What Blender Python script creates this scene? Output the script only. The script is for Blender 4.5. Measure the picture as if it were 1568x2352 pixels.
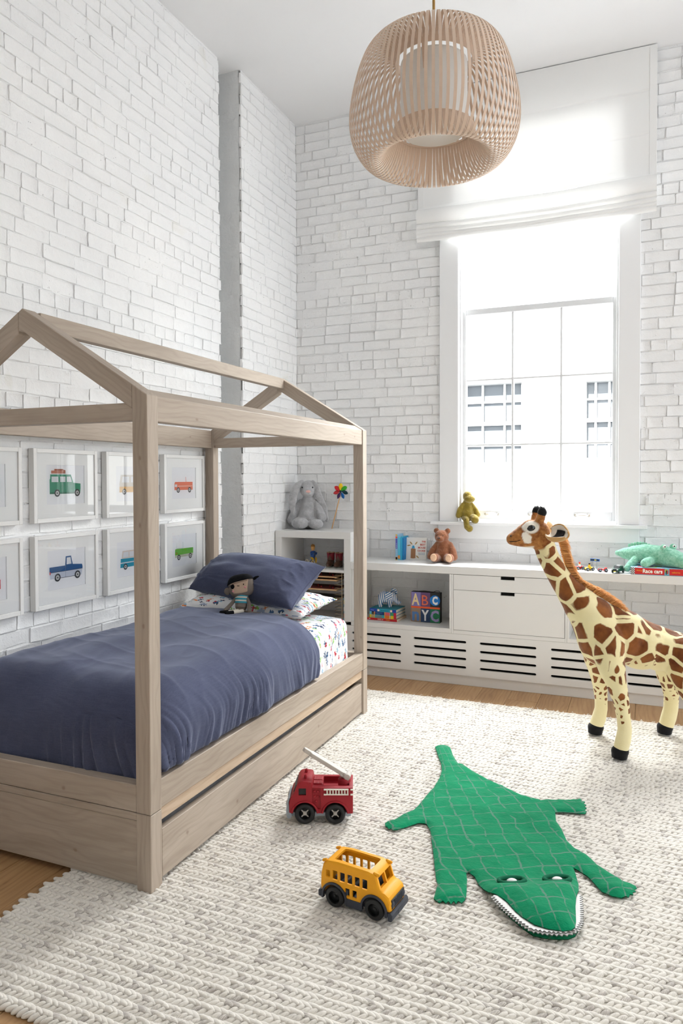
import bpy, bmesh, math, random
import numpy as np
from mathutils import Vector, Matrix, Euler, noise as mnoise
from mathutils.geometry import delaunay_2d_cdt

for o in list(bpy.data.objects):
    bpy.data.objects.remove(o, do_unlink=True)
scene = bpy.context.scene
COL = scene.collection
rng = random.Random(7)

# ------------------------------------------------------------------ camera
FPX, PITCH, YAW, ROLL, SHIFT = 1666.016, -0.023583, -0.396805, -0.003647, -38.98
CAMZ = 1.418
CF = np.array([math.sin(YAW)*math.cos(PITCH), math.cos(YAW)*math.cos(PITCH), math.sin(PITCH)])
CR = np.array([math.cos(YAW), -math.sin(YAW), 0.0])
CU = np.cross(CR, CF)
CR, CU = math.cos(ROLL)*CR+math.sin(ROLL)*CU, -math.sin(ROLL)*CR+math.cos(ROLL)*CU
cam_data = bpy.data.cameras.new('camera')
cam = bpy.data.objects.new('camera', cam_data)
COL.objects.link(cam)
cam_data.sensor_fit = 'HORIZONTAL'
cam_data.sensor_width = 36.0
cam_data.lens = FPX/1568*36.0
cam_data.shift_y = SHIFT/1568
cam_data.clip_start = 0.02
cam_data.clip_end = 200
cam.matrix_world = Matrix(((CR[0], CU[0], -CF[0], 0), (CR[1], CU[1], -CF[1], 0), (CR[2], CU[2], -CF[2], CAMZ), (0, 0, 0, 1)))
scene.camera = cam

def ray(u, v):
    return CF+CR*(u-784)/FPX-CU*(v-1176-SHIFT)/FPX
def on_plane(u, v, axis, val):          # a pixel's direction followed to a known plane
    d = ray(u, v); c = np.array([0, 0, CAMZ]); t = (val-c[axis])/d[axis]
    return c+t*d
def project(p):
    d = np.asarray(p, float)-np.array([0, 0, CAMZ]); z = d@CF
    return 784+FPX*(d@CR)/z, 1176+SHIFT-FPX*(d@CU)/z, z

# ------------------------------------------------------------------ light and exposure
world = bpy.data.worlds.new('world'); scene.world = world; world.use_nodes = True
wbg = world.node_tree.nodes['Background']
wbg.inputs[0].default_value = (0.93, 0.965, 1.0, 1)
wbg.inputs[1].default_value = 1.65
def area(name, loc, target, sx, sy, power, col):
    l = bpy.data.lights.new(name, 'AREA'); l.shape = 'RECTANGLE'; l.size = sx; l.size_y = sy
    l.energy = power; l.color = col
    o = bpy.data.objects.new(name, l); COL.objects.link(o)
    o.location = loc
    o.rotation_euler = (Vector(target)-Vector(loc)).to_track_quat('-Z', 'Y').to_euler()
    return o
area('window_daylight', (-0.55, 6.75, 4.55), (-0.85, 3.2, 0.6), 3.2, 1.7, 950, (0.96, 0.98, 1.0))
added_sun_d = bpy.data.lights.new('sun', 'SUN'); added_sun_d.energy = 16.0; added_sun_d.angle = .02; added_sun_d.color = (1.0, .97, .92)
sun = bpy.data.objects.new('sun', added_sun_d); COL.objects.link(sun)      # added high behind this house to brighten the facade across the street
sun.location = (0, -12, 14); sun.rotation_euler = Vector((.08, .76, -.64)).to_track_quat('-Z', 'Y').to_euler()
vs = scene.view_settings
vs.view_transform = 'Standard'
vs.look = 'None'
vs.exposure = 0.46
vs.gamma = 1.0
vs.use_curve_mapping = False

# ------------------------------------------------------------------ mesh helpers
class MB:
    def __init__(s):
        s.v = []; s.f = []; s.m = []; s.sm = []; s.at = {}
    def add(s, verts, faces, mi=0, smooth=False):
        b = len(s.v); s.v.extend([tuple(map(float, p)) for p in verts])
        for f in faces:
            s.f.append(tuple(b+i for i in f)); s.m.append(mi); s.sm.append(smooth)
        return b
    def obox(s, c, ax, h, bev=0.0, mi=0):
        c = np.asarray(c, float); ax = [np.asarray(a, float) for a in ax]
        def P(x, y, z): return c+ax[0]*x+ax[1]*y+ax[2]*z
        hx, hy, hz = h
        if bev <= 0:
            vs_ = [P(sx*hx, sy*hy, sz*hz) for sz in (-1, 1) for sy in (-1, 1) for sx in (-1, 1)]
            s.add(vs_, [(0, 2, 3, 1), (4, 5, 7, 6), (0, 1, 5, 4), (2, 6, 7, 3), (0, 4, 6, 2), (1, 3, 7, 5)], mi)
            return
        b = min(bev, hx*.95, hy*.95, hz*.95)
        vs_ = []; idx = {}
        for sx in (-1, 1):
            for sy in (-1, 1):
                for sz in (-1, 1):
                    for k in range(3):
                        d = [hx-b, hy-b, hz-b]; d[k] = (hx, hy, hz)[k]
                        idx[(sx, sy, sz, k)] = len(vs_); vs_.append(P(sx*d[0], sy*d[1], sz*d[2]))
        F = []
        I = idx
        for q in (-1, 1):
            F.append([I[(q, -1, -1, 0)], I[(q, 1, -1, 0)], I[(q, 1, 1, 0)], I[(q, -1, 1, 0)]][::q])
            F.append([I[(-1, q, -1, 1)], I[(-1, q, 1, 1)], I[(1, q, 1, 1)], I[(1, q, -1, 1)]][::q])
            F.append([I[(-1, -1, q, 2)], I[(1, -1, q, 2)], I[(1, 1, q, 2)], I[(-1, 1, q, 2)]][::q])
        for a in (-1, 1):
            for d in (-1, 1):
                F.append([I[(-1, a, d, 1)], I[(1, a, d, 1)], I[(1, a, d, 2)], I[(-1, a, d, 2)]][::-a*d])
                F.append([I[(a, -1, d, 0)], I[(a, 1, d, 0)], I[(a, 1, d, 2)], I[(a, -1, d, 2)]][::a*d])
                F.append([I[(a, d, -1, 0)], I[(a, d, 1, 0)], I[(a, d, 1, 1)], I[(a, d, -1, 1)]][::-a*d])
                for e in (-1, 1):
                    F.append([I[(a, d, e, 0)], I[(a, d, e, 1)], I[(a, d, e, 2)]][::a*d*e])
        s.add(vs_, [tuple(f) for f in F], mi)
    def box(s, lo, hi, bev=0.0, mi=0):
        a = np.minimum(np.asarray(lo, float), np.asarray(hi, float)); b = np.maximum(np.asarray(lo, float), np.asarray(hi, float))
        s.obox((a+b)/2, np.eye(3), (b-a)/2, bev, mi)
    def cyl(s, p0, p1, r0, r1=None, n=16, mi=0, smooth=True, caps=True):
        r1 = r0 if r1 is None else r1
        p0 = np.asarray(p0, float); p1 = np.asarray(p1, float); d = p1-p0; d = d/np.linalg.norm(d)
        a = np.cross(d, (0, 0, 1) if abs(d[2]) < .9 else (1, 0, 0)); a /= np.linalg.norm(a); b = np.cross(d, a)
        ring = [(math.cos(t), math.sin(t)) for t in np.linspace(0, 2*math.pi, n, endpoint=False)]
        V = [p0+r0*(c*a+q*b) for c, q in ring]+[p1+r1*(c*a+q*b) for c, q in ring]
        s.add(V, [(i, (i+1) % n, n+(i+1) % n, n+i) for i in range(n)], mi, smooth)
        if caps:
            s.add(V[:n], [tuple(range(n))[::-1]], mi); s.add(V[n:], [tuple(range(n))], mi)
    def tube(s, path, r, n=8, mi=0, closed=False, flat=None):
        path = [np.asarray(p, float) for p in path]; m = len(path)
        rs = r if hasattr(r, '__len__') else [r]*m
        V = []; up = np.array((0, 0, 1.0)); prev = None
        for i, p in enumerate(path):
            q0 = path[(i-1) % m] if (closed or i > 0) else path[0]
            q1 = path[(i+1) % m] if (closed or i < m-1) else path[-1]
            d = q1-q0; d = d/(np.linalg.norm(d)+1e-12)
            if prev is None:
                a = np.cross(d, up if abs(d[2]) < .95 else (1, 0, 0))
            else:
                a = prev-d*(prev@d)
            a = a/(np.linalg.norm(a)+1e-12); prev = a; b = np.cross(d, a)
            for t in np.linspace(0, 2*math.pi, n, endpoint=False):
                V.append(p+rs[i]*(math.cos(t)*a+math.sin(t)*b*(flat or 1)))
        F = []
        for i in range(m if closed else m-1):
            j = (i+1) % m
            for k in range(n):
                F.append((i*n+k, i*n+(k+1) % n, j*n+(k+1) % n, j*n+k))
        s.add(V, F, mi, True)
        if not closed:
            s.add(V[:n], [tuple(range(n))[::-1]], mi, True); s.add(V[-n:], [tuple(range(n))], mi, True)
    def lathe(s, prof, n=32, c=(0, 0, 0), axis=None, mi=0, smooth=True, caps=True):
        c = np.asarray(c, float)
        if axis is None: A = np.eye(3)
        else:
            d = np.asarray(axis, float); d /= np.linalg.norm(d)
            a = np.cross(d, (0, 0, 1) if abs(d[2]) < .9 else (1, 0, 0)); a /= np.linalg.norm(a)
            A = np.array([a, np.cross(d, a), d])
        V = []
        for r, z in prof:
            for t in np.linspace(0, 2*math.pi, n, endpoint=False):
                V.append(c+A[0]*r*math.cos(t)+A[1]*r*math.sin(t)+A[2]*z)
        F = [(i*n+k, i*n+(k+1) % n, (i+1)*n+(k+1) % n, (i+1)*n+k) for i in range(len(prof)-1) for k in range(n)]
        s.add(V, F, mi, smooth)
        if caps:
            if prof[0][0] > 1e-6: s.add(V[:n], [tuple(range(n))[::-1]], mi)
            if prof[-1][0] > 1e-6: s.add(V[-n:], [tuple(range(n))], mi)
    def ell(s, c, r, rot=None, nu=20, nv=12, mi=0):
        c = np.asarray(c, float); r = (r, r, r) if not hasattr(r, '__len__') else r
        M = np.array(rot) if rot is not None else np.eye(3)
        V = [c+M@np.array((0, 0, -r[2]))]; F = []
        for j in range(1, nv):
            ph = -math.pi/2+math.pi*j/nv
            for i in range(nu):
                th = 2*math.pi*i/nu
                V.append(c+M@np.array((r[0]*math.cos(ph)*math.cos(th), r[1]*math.cos(ph)*math.sin(th), r[2]*math.sin(ph))))
        V.append(c+M@np.array((0, 0, r[2])))
        top = len(V)-1
        for i in range(nu): F.append((0, 1+(i+1) % nu, 1+i))
        for j in range(nv-2):
            for i in range(nu):
                a = 1+j*nu+i; b = 1+j*nu+(i+1) % nu
                F.append((a, b, b+nu, a+nu))
        for i in range(nu): F.append((top, 1+(nv-2)*nu+i, 1+(nv-2)*nu+(i+1) % nu))
        s.add(V, F, mi, True)
    def chain(s, nodes, n=14, mi=0):       # nodes: (point, radius): closed overlapping blobs for remeshing
        for i, (p, r) in enumerate(nodes):
            s.ell(p, r, nu=n, nv=max(6, n//2), mi=mi)
            if i: s.cyl(nodes[i-1][0], p, nodes[i-1][1]*.995, r*.995, n, mi)
    def prism(s, poly, d0, d1, org=(0, 0, 0), U=(1, 0, 0), W=(0, 1, 0), N=(0, 0, 1), mi=0, smooth=False):
        org, U, W, N = [np.asarray(a, float) for a in (org, U, W, N)]
        n = len(poly)
        V = [org+U*x+W*y+N*d0 for x, y in poly]+[org+U*x+W*y+N*d1 for x, y in poly]
        s.add(V, [tuple(range(n))[::-1], tuple(range(n, 2*n))]+[(i, (i+1) % n, n+(i+1) % n, n+i) for i in range(n)], mi, smooth)
    def grid(s, nu, nv, fn, mi=0, smooth=True, closed_u=False):
        V = [fn(i/(nu if closed_u else nu-1), j/(nv-1)) for j in range(nv) for i in range(nu)]
        F = []
        for j in range(nv-1):
            for i in range(nu if closed_u else nu-1):
                i2 = (i+1) % nu
                F.append((j*nu+i, j*nu+i2, (j+1)*nu+i2, (j+1)*nu+i))
        s.add(V, F, mi, smooth)
    def mesh(s, name='m'):
        me = bpy.data.meshes.new(name)
        me.from_pydata(s.v, [], s.f)
        me.polygons.foreach_set('use_smooth', s.sm)
        me.polygons.foreach_set('material_index', s.m)
        for k, vals in s.at.items():
            a = me.attributes.new(k, 'FLOAT_VECTOR', 'POINT')
            a.data.foreach_set('vector', np.asarray(vals, float).ravel())
        me.update()
        return me
    def build(s, name, mats, parent=None, loc=None):
        return link(name, s.mesh(name), mats, parent, loc)

def link(name, me, mats, parent=None, loc=None):
    mats = mats if isinstance(mats, (list, tuple)) else [mats]
    if len(me.materials) == 0:
        for m_ in mats: me.materials.append(m_)
    o = bpy.data.objects.new(name, me); COL.objects.link(o)
    if parent is not None: o.parent = parent
    if loc is not None: o.location = loc
    return o
def tag(o, label=None, cat=None, group=None, kind=None):
    if label: o['label'] = label
    if cat: o['category'] = cat
    if group: o['group'] = group
    if kind: o['kind'] = kind
    return o
def thing(name, label, cat, loc=(0, 0, 0), rz=0.0, group=None):
    o = bpy.data.objects.new(name, None); COL.objects.link(o)
    o.empty_display_size = .05; o.location = loc; o.rotation_euler = (0, 0, rz)
    return tag(o, label, cat, group)
def struct(name, kind='structure', loc=(0, 0, 0)):
    o = bpy.data.objects.new(name, None); COL.objects.link(o); o.location = loc
    o['kind'] = kind
    return o
def evaluate(me, mods):
    """run modifiers on a mesh and return the result"""
    t = bpy.data.objects.new('tmp', me); COL.objects.link(t)
    for typ, kw in mods:
        m_ = t.modifiers.new(typ, typ)
        for k, v in kw.items(): setattr(m_, k, v)
    dg = bpy.context.evaluated_depsgraph_get(); dg.update()
    r = bpy.data.meshes.new_from_object(t.evaluated_get(dg), depsgraph=dg)
    bpy.data.objects.remove(t, do_unlink=True)
    return r
def blob(mb, vox, it=6, fac=.5):
    r = evaluate(mb.mesh('blob'), [('REMESH', dict(mode='VOXEL', voxel_size=vox)), ('SMOOTH', dict(factor=fac, iterations=it))])
    r.polygons.foreach_set('use_smooth', [True]*len(r.polygons))
    r.materials.clear()
    return r
def verts_of(me):
    a = np.empty(len(me.vertices)*3); me.vertices.foreach_get('co', a); return a.reshape(-1, 3)
def put_attr(me, name, arr, typ='FLOAT_VECTOR'):
    a = me.attributes.new(name, typ, 'POINT')
    a.data.foreach_set('vector' if typ == 'FLOAT_VECTOR' else 'value', np.asarray(arr, float).ravel())
def boolean(me, cutters):
    t = bpy.data.objects.new('t', me); COL.objects.link(t); cs = []
    for i, c in enumerate(cutters):
        co = bpy.data.objects.new('c', c); COL.objects.link(co); cs.append(co)
        m_ = t.modifiers.new('b%d' % i, 'BOOLEAN'); m_.operation = 'DIFFERENCE'; m_.object = co; m_.solver = 'EXACT'
    dg = bpy.context.evaluated_depsgraph_get(); dg.update()
    r = bpy.data.meshes.new_from_object(t.evaluated_get(dg), depsgraph=dg)
    for o in cs+[t]: bpy.data.objects.remove(o, do_unlink=True)
    return r
def text_mesh(txt, size, org, U, W, extrude=.0004, align='LEFT', bold=0.0, width=None):
    """lettering laid on a plane: U along the line, W up"""
    cu = bpy.data.curves.new('t', 'FONT'); cu.body = txt; cu.size = size; cu.extrude = extrude; cu.align_x = align
    cu.offset = bold; cu.resolution_u = 2
    t = bpy.data.objects.new('t', cu); COL.objects.link(t)
    dg = bpy.context.evaluated_depsgraph_get(); dg.update()
    me = bpy.data.meshes.new_from_object(t.evaluated_get(dg), depsgraph=dg)
    bpy.data.objects.remove(t, do_unlink=True)
    co = verts_of(me)
    if width and len(co):
        x0, x1 = co[:, 0].min(), co[:, 0].max(); k = width/(x1-x0)
        co[:, 0] = (co[:, 0]-(x0 if align == 'LEFT' else 0))*k
    U = np.asarray(U, float); W = np.asarray(W, float); N = np.cross(U, W)
    out = np.asarray(org, float)+co[:, :1]*U+co[:, 1:2]*W+co[:, 2:3]*N
    me.vertices.foreach_set('co', out.ravel()); me.materials.clear(); me.update()
    return me
def ntx(p, sc, seed=0.0):
    return mnoise.noise(Vector((p[0]*sc+seed, p[1]*sc+seed*1.7, p[2]*sc-seed)))
def smooth01(a, b, x):
    t = np.clip((x-a)/(b-a), 0, 1); return t*t*(3-2*t)

# ------------------------------------------------------------------ materials
def nmat(name):
    m_ = bpy.data.materials.new(name); m_.use_nodes = True
    nt = m_.node_tree; b = nt.nodes['Principled BSDF']
    return m_, nt, b
class NT:
    def __init__(s, nt): s.nt = nt
    def n(s, typ, **kw):
        nd = s.nt.nodes.new('ShaderNode'+typ)
        for k, v in kw.items():
            if k == 'ins':
                for kk, vv in v.items(): s.set(nd, kk, vv)
            else: setattr(nd, k, v)
        return nd
    def set(s, nd, key, val):
        if hasattr(val, 'is_linked') or isinstance(val, bpy.types.NodeSocket): s.nt.links.new(val, nd.inputs[key])
        else: nd.inputs[key].default_value = val
    def math(s, op, a, b=0.0, c=None):
        nd = s.n('Math', operation=op); s.set(nd, 0, a); s.set(nd, 1, b)
        if c is not None: s.set(nd, 2, c)
        return nd.outputs[0]
    def mix(s, f, a, b, blend='MIX'):
        nd = s.n('Mix', data_type='RGBA', blend_type=blend)
        s.set(nd, 0, f); s.set(nd, 6, a); s.set(nd, 7, b)
        return nd.outputs[2]
    def ramp(s, f, stops, interp='LINEAR'):
        nd = s.n('ValToRGB'); cr = nd.color_ramp; cr.interpolation = interp
        while len(cr.elements) < len(stops): cr.elements.new(.5)
        for e, (p, c) in zip(cr.elements, stops): e.position = p; e.color = c
        s.set(nd, 0, f); return nd.outputs[0]
    def noise(s, vec, scale, detail=3, rough=.55, dist=0.0, out=0):
        nd = s.n('TexNoise'); s.set(nd, 'Vector', vec); s.set(nd, 'Scale', scale); s.set(nd, 'Detail', detail)
        s.set(nd, 'Roughness', rough); s.set(nd, 'Distortion', dist); return nd.outputs[out]
    def attr(s, name, out='Vector'):
        return s.n('Attribute', attribute_name=name).outputs[out]
    def mul(s, vec, k):
        nd = s.n('VectorMath', operation='MULTIPLY'); s.set(nd, 0, vec); s.set(nd, 1, k); return nd.outputs[0]
    def vadd(s, a, b):
        nd = s.n('VectorMath', operation='ADD'); s.set(nd, 0, a); s.set(nd, 1, b); return nd.outputs[0]
    def bump(s, h, strength, dist=.01, normal=None):
        nd = s.n('Bump'); s.set(nd, 'Height', h); s.set(nd, 'Strength', strength); s.set(nd, 'Distance', dist)
        if normal is not None: s.set(nd, 'Normal', normal)
        return nd.outputs[0]
    def obj(s): return s.n('TexCoord').outputs['Object']
    def gpos(s): return s.n('NewGeometry').outputs['Position']
    def sep(s, vec):
        nd = s.n('SeparateXYZ'); s.set(nd, 0, vec); return nd.outputs
def C4(c): return (c[0], c[1], c[2], 1)
def lin(r, g, b):
    f = lambda x: (x/255/12.92) if x/255 <= .04045 else ((x/255+.055)/1.055)**2.4
    return (f(r), f(g), f(b))
def pm(name, col, rough=.5, metal=0.0, spec=.5, var=0.0, vs_=8.0, bump=0.0, bs=60.0, sheen=0.0, coat=0.0, bdist=.004):
    m_, nt, b = nmat(name); k = NT(nt)
    b.inputs['Base Color'].default_value = C4(col)
    b.inputs['Roughness'].default_value = rough; b.inputs['Metallic'].default_value = metal
    b.inputs['Specular IOR Level'].default_value = spec
    b.inputs['Sheen Weight'].default_value = sheen; b.inputs['Sheen Roughness'].default_value = .4
    b.inputs['Coat Weight'].default_value = coat
    if var:
        n_ = k.noise(k.obj(), vs_, 4)
        c = k.mix(n_, C4([x*(1-var) for x in col]), C4([min(1, x*(1+var)) for x in col]))
        nt.links.new(c, b.inputs['Base Color'])
    if bump:
        nt.links.new(k.bump(k.noise(k.obj(), bs, 4, .6), bump, bdist), b.inputs['Normal'])
    return m_
_M = {}
def flat(col, rough=.55, spec=.4):
    key = (tuple(round(c, 3) for c in col), rough)
    if key not in _M: _M[key] = pm('paint_%d' % len(_M), col, rough, spec=spec)
    return _M[key]
def fl(r, g, b, rough=.55): return flat(lin(r, g, b), rough)
# painted brick: white paint over brick, small dark pits
def mk_paint(name, sel0, big_, dark):
    m_, nt, b = nmat(name); k = NT(nt); g = k.gpos()
    big = k.noise(g, 1.7, 3); med = k.noise(g, 24, 5, .65)
    fine = k.noise(g, 160, 4, .6)
    base = k.mix(k.ramp(big, [(.35, (0, 0, 0, 1)), (.7, (1, 1, 1, 1))]), (.84, .845, .85, 1), (.89, .89, .885, 1))
    patch = k.ramp(k.noise(g, 3.1, 2, .5, .4), [(.70, (0, 0, 0, 1)), (.74, (1, 1, 1, 1))])
    base = k.mix(k.math('MULTIPLY', patch, .5), base, (.80, .79, .74, 1))
    # pits
    vo = k.n('TexVoronoi', feature='F1'); k.set(vo, 'Vector', k.vadd(g, k.mul(k.noise(g, 30, 2, out=1), (.03, .03, .03)))); k.set(vo, 'Scale', 85.0)
    sel = k.sep(vo.outputs['Color'])[0]
    pit = k.math('LESS_THAN', vo.outputs['Distance'], k.math('MULTIPLY', k.math('SUBTRACT', sel, sel0), big_))
    pit_zone = k.ramp(k.noise(g, 5, 3), [(.45, (0, 0, 0, 1)), (.6, (1, 1, 1, 1))])
    pit = k.math('MULTIPLY', pit, pit_zone)
    col = k.mix(pit, base, (dark, dark, dark*.97, 1))
    nt.links.new(col, b.inputs['Base Color'])
    b.inputs['Roughness'].default_value = .55; b.inputs['Specular IOR Level'].default_value = .3
    h = k.math('ADD', k.math('MULTIPLY', med, 1.0), k.math('MULTIPLY', fine, .25))
    h = k.math('SUBTRACT', h, k.math('MULTIPLY', pit, .5))
    nt.links.new(k.bump(h, .62, .007), b.inputs['Normal'])
    return m_
M_BRICK = mk_paint('white_painted_brick', .60, .36, .45)
M_MORTAR = mk_paint('white_painted_mortar', .40, .42, .30)
M_WHITE = pm('white_lacquer', (.75, .745, .73), .38, spec=.4, bump=.02, bs=200)
M_TRIM = pm('white_gloss_trim', (.85, .855, .86), .35, spec=.45)
M_CEIL = pm('ceiling_paint', (.86, .86, .865), .8, spec=.2, bump=.03, bs=120)
M_PLASTER = pm('rough_painted_plaster', (.78, .79, .79), .7, spec=.2, var=.06, vs_=6, bump=.8, bs=22, bdist=.01)
M_DARK = pm('dark_void', (.012, .012, .012), .8, spec=.1)

def mk_wood(name, c_lo, c_mid, c_hi, knot, scale=1.0, rough=.55, grain=1.0):
    m_, nt, b = nmat(name); k = NT(nt); a = k.attr('gr')
    w1 = k.noise(k.mul(a, (1.4*scale, 9*scale, 9*scale)), 1.0, 3, .5, .6)
    rings = k.n('TexWave', wave_type='BANDS', bands_direction='Y', wave_profile='SIN')
    k.set(rings, 'Vector', k.mul(a, (.35*scale, 1, 1))); k.set(rings, 'Scale', 16.0*scale); k.set(rings, 'Distortion', 16.0)
    k.set(rings, 'Detail', 2.0); k.set(rings, 'Detail Scale', .55)
    fine = k.noise(k.mul(a, (6*scale, 160*scale, 160*scale)), 1.0, 3, .6)
    f = k.math('ADD', k.math('MULTIPLY', w1, .55), k.math('MULTIPLY', k.math('POWER', rings.outputs['Fac'], 2.5), -.11*grain))
    f = k.math('ADD', k.math('ADD', f, .05), k.math('MULTIPLY', fine, .32*grain))
    col = k.ramp(f, [(.28, C4(c_lo)), (.52, C4(c_mid)), (.78, C4(c_hi))])
    vo = k.n('TexVoronoi', feature='F1', voronoi_dimensions='2D'); k.set(vo, 'Vector', k.vadd(k.mul(a, (.9, 1.6, 0)), k.mul(k.noise(a, 30, 2, out=1), (.012, .012, 0)))); k.set(vo, 'Scale', 5.5*scale); k.set(vo, 'Randomness', 1.0)
    kn = k.ramp(vo.outputs['Distance'], [(.012, (1, 1, 1, 1)), (.038, (.55, .55, .55, 1)), (.046, (.1, .1, .1, 1)), (.085, (0, 0, 0, 1))])
    kn = k.math('MULTIPLY', kn, k.math('GREATER_THAN', k.sep(vo.outputs['Color'])[1], .68))
    col = k.mix(k.math('MULTIPLY', kn, .55), col, C4(knot))
    nt.links.new(col, b.inputs['Base Color'])
    b.inputs['Roughness'].default_value = rough; b.inputs['Specular IOR Level'].default_value = .35
    nt.links.new(k.bump(k.math('ADD', fine, k.math('MULTIPLY', rings.outputs['Fac'], .3)), .12, .003), b.inputs['Normal'])
    return m_
M_BEDWOOD = mk_wood('washed_grey_pine', lin(162, 147, 132), lin(182, 168, 153), lin(199, 187, 173), lin(128, 106, 90), grain=.7)
M_BEDWOOD2 = mk_wood('honey_pine', lin(186, 160, 134), lin(204, 181, 156), lin(216, 196, 174), lin(160, 126, 98))
M_OAK = mk_wood('oak_floor', lin(158, 120, 82), lin(182, 144, 102), lin(198, 163, 122), lin(140, 100, 66), .8, .4)
M_PLY = mk_wood('plain_plywood', lin(190, 150, 108), lin(212, 174, 130), lin(224, 190, 150), lin(170, 130, 90), 2.0, .5)

def beam(mb, p0, p1, up, w, h, bev=.002, cut0=None, cut1=None, mi=0):
    """a straight timber from p0 to p1; w across, h along up; writes the grain attribute"""
    p0 = np.asarray(p0, float); p1 = np.asarray(p1, float); d = p1-p0; L = np.linalg.norm(d); d /= L
    up = np.asarray(up, float); up = up-d*(up@d); up /= np.linalg.norm(up); sd = np.cross(d, up)
    b0 = len(mb.v)
    mb.obox((p0+p1)/2, (d, sd, up), (L/2, w/2, h/2), bev, mi)
    grain(mb, b0, p0, d, sd, up)
def grain(mb, b0, p0, d, sd, up):
    off = np.array([rng.uniform(0, 40), rng.uniform(0, 40), rng.uniform(0, 40)])
    A = mb.at.setdefault('gr', [])
    while len(A) < b0: A.append((0, 0, 0))
    for v in mb.v[b0:]:
        q = np.asarray(v)-p0; A.append(tuple(off+np.array((q@d, q@sd+q@up*.6, q@up-q@sd*.6))))

# ------------------------------------------------------------------ the room
WX = -2.645          # left wall, brick face
PX = -2.578          # pier beyond the slot
BWY = 5.237          # window wall, brick face
H = 4.219
SLOT0, SLOT1 = 4.213, 4.383

fl_root = struct('floor')
mb = MB(); mb.box((-3.2, -1.5, -.06), (2.6, 5.6, -.018)); sub = mb.build('subfloor', M_DARK, fl_root)
PW = .19; pl = 0
x = -2.9
while x < 1.3:
    y = -.4+rng.uniform(-1.2, 0)
    while y < 5.3:
        L = rng.uniform(1.1, 2.0)
        if y+L > -.3 and not (x < -2.2 and y+L < 1.0):
            mb = MB(); y0 = max(y, -.6); y1 = min(y+L, 5.3)
            beam(mb, (x+PW/2, y0+.0006, -.009), (x+PW/2, y1-.0006, -.009), (0, 0, 1), PW-.0014, .018, .0012)
            mb.build('plank', M_OAK, fl_root); pl += 1
        y += L
    x += PW
mb = MB(); mb.box((1.3, -1.5, -.018), (2.6, 5.6, 0)); mb.box((-3.2, -1.5, -.018), (1.3, -.6, 0)); mb.build('plain_boards', flat(lin(198, 160, 118)), fl_root)

mb = MB(); mb.box((-3.3, -1.6, H), (2.7, 5.9, H+.12)); tag(mb.build('ceiling', M_CEIL), kind='structure')

def brick_mesh(w, h, seed):
    nu = max(4, int(w/.03)); nv = 4; mb = MB(); rr = random.Random(seed); ins = .006
    us = [-w/2+.0006]+list(np.linspace(-w/2+ins, w/2-ins, nu-1))+[w/2-.0006]
    vsx = [-h/2+.0006, -h/2+ins, 0, h/2-ins, h/2-.0006]
    top = {}
    V = []; F = []
    for j, vv in enumerate(vsx):
        for i, uu in enumerate(us):
            edge = (i in (0, len(us)-1)) + (j in (0, len(vsx)-1))
            d = -.0019*edge-(.0014 if edge == 2 else 0)+rr.uniform(-.0017, .0017)
            ju = rr.uniform(-.0030, .0030) if edge else 0
            jv = rr.uniform(-.0026, .0022) if edge else 0
            V.append((uu*(1-.006*(edge == 2))+ju, d, vv*(1-.03*(edge == 2))+jv))
    n = len(us); m = len(vsx)
    for j in range(m-1):
        for i in range(n-1): F.append((j*n+i, j*n+i+1, (j+1)*n+i+1, (j+1)*n+i))
    rim = [i for i in range(n)]+[j*n+n-1 for j in range(1, m)]+[(m-1)*n+i for i in range(n-2, -1, -1)]+[j*n for j in range(m-2, 0, -1)]
    b = len(V)
    for i in rim: V.append((V[i][0]*1.01, .016, V[i][2]*1.02))
    q = len(rim)
    for a in range(q): F.append((rim[(a+1) % q], rim[a], b+a, b+(a+1) % q))
    mb.add(V, F, 0, True)
    return mb.mesh('brick')
CH, BL, BH_, JT = .0725, .204, .0694, .0036
_bc = {}
def bmesh_for(w, header, k):
    key = (round(w, 3), k)
    if key not in _bc:
        _bc[key] = brick_mesh(w, BH_, hash(key) & 0xffff); _bc[key].materials.append(M_BRICK)
    return _bc[key]
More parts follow.
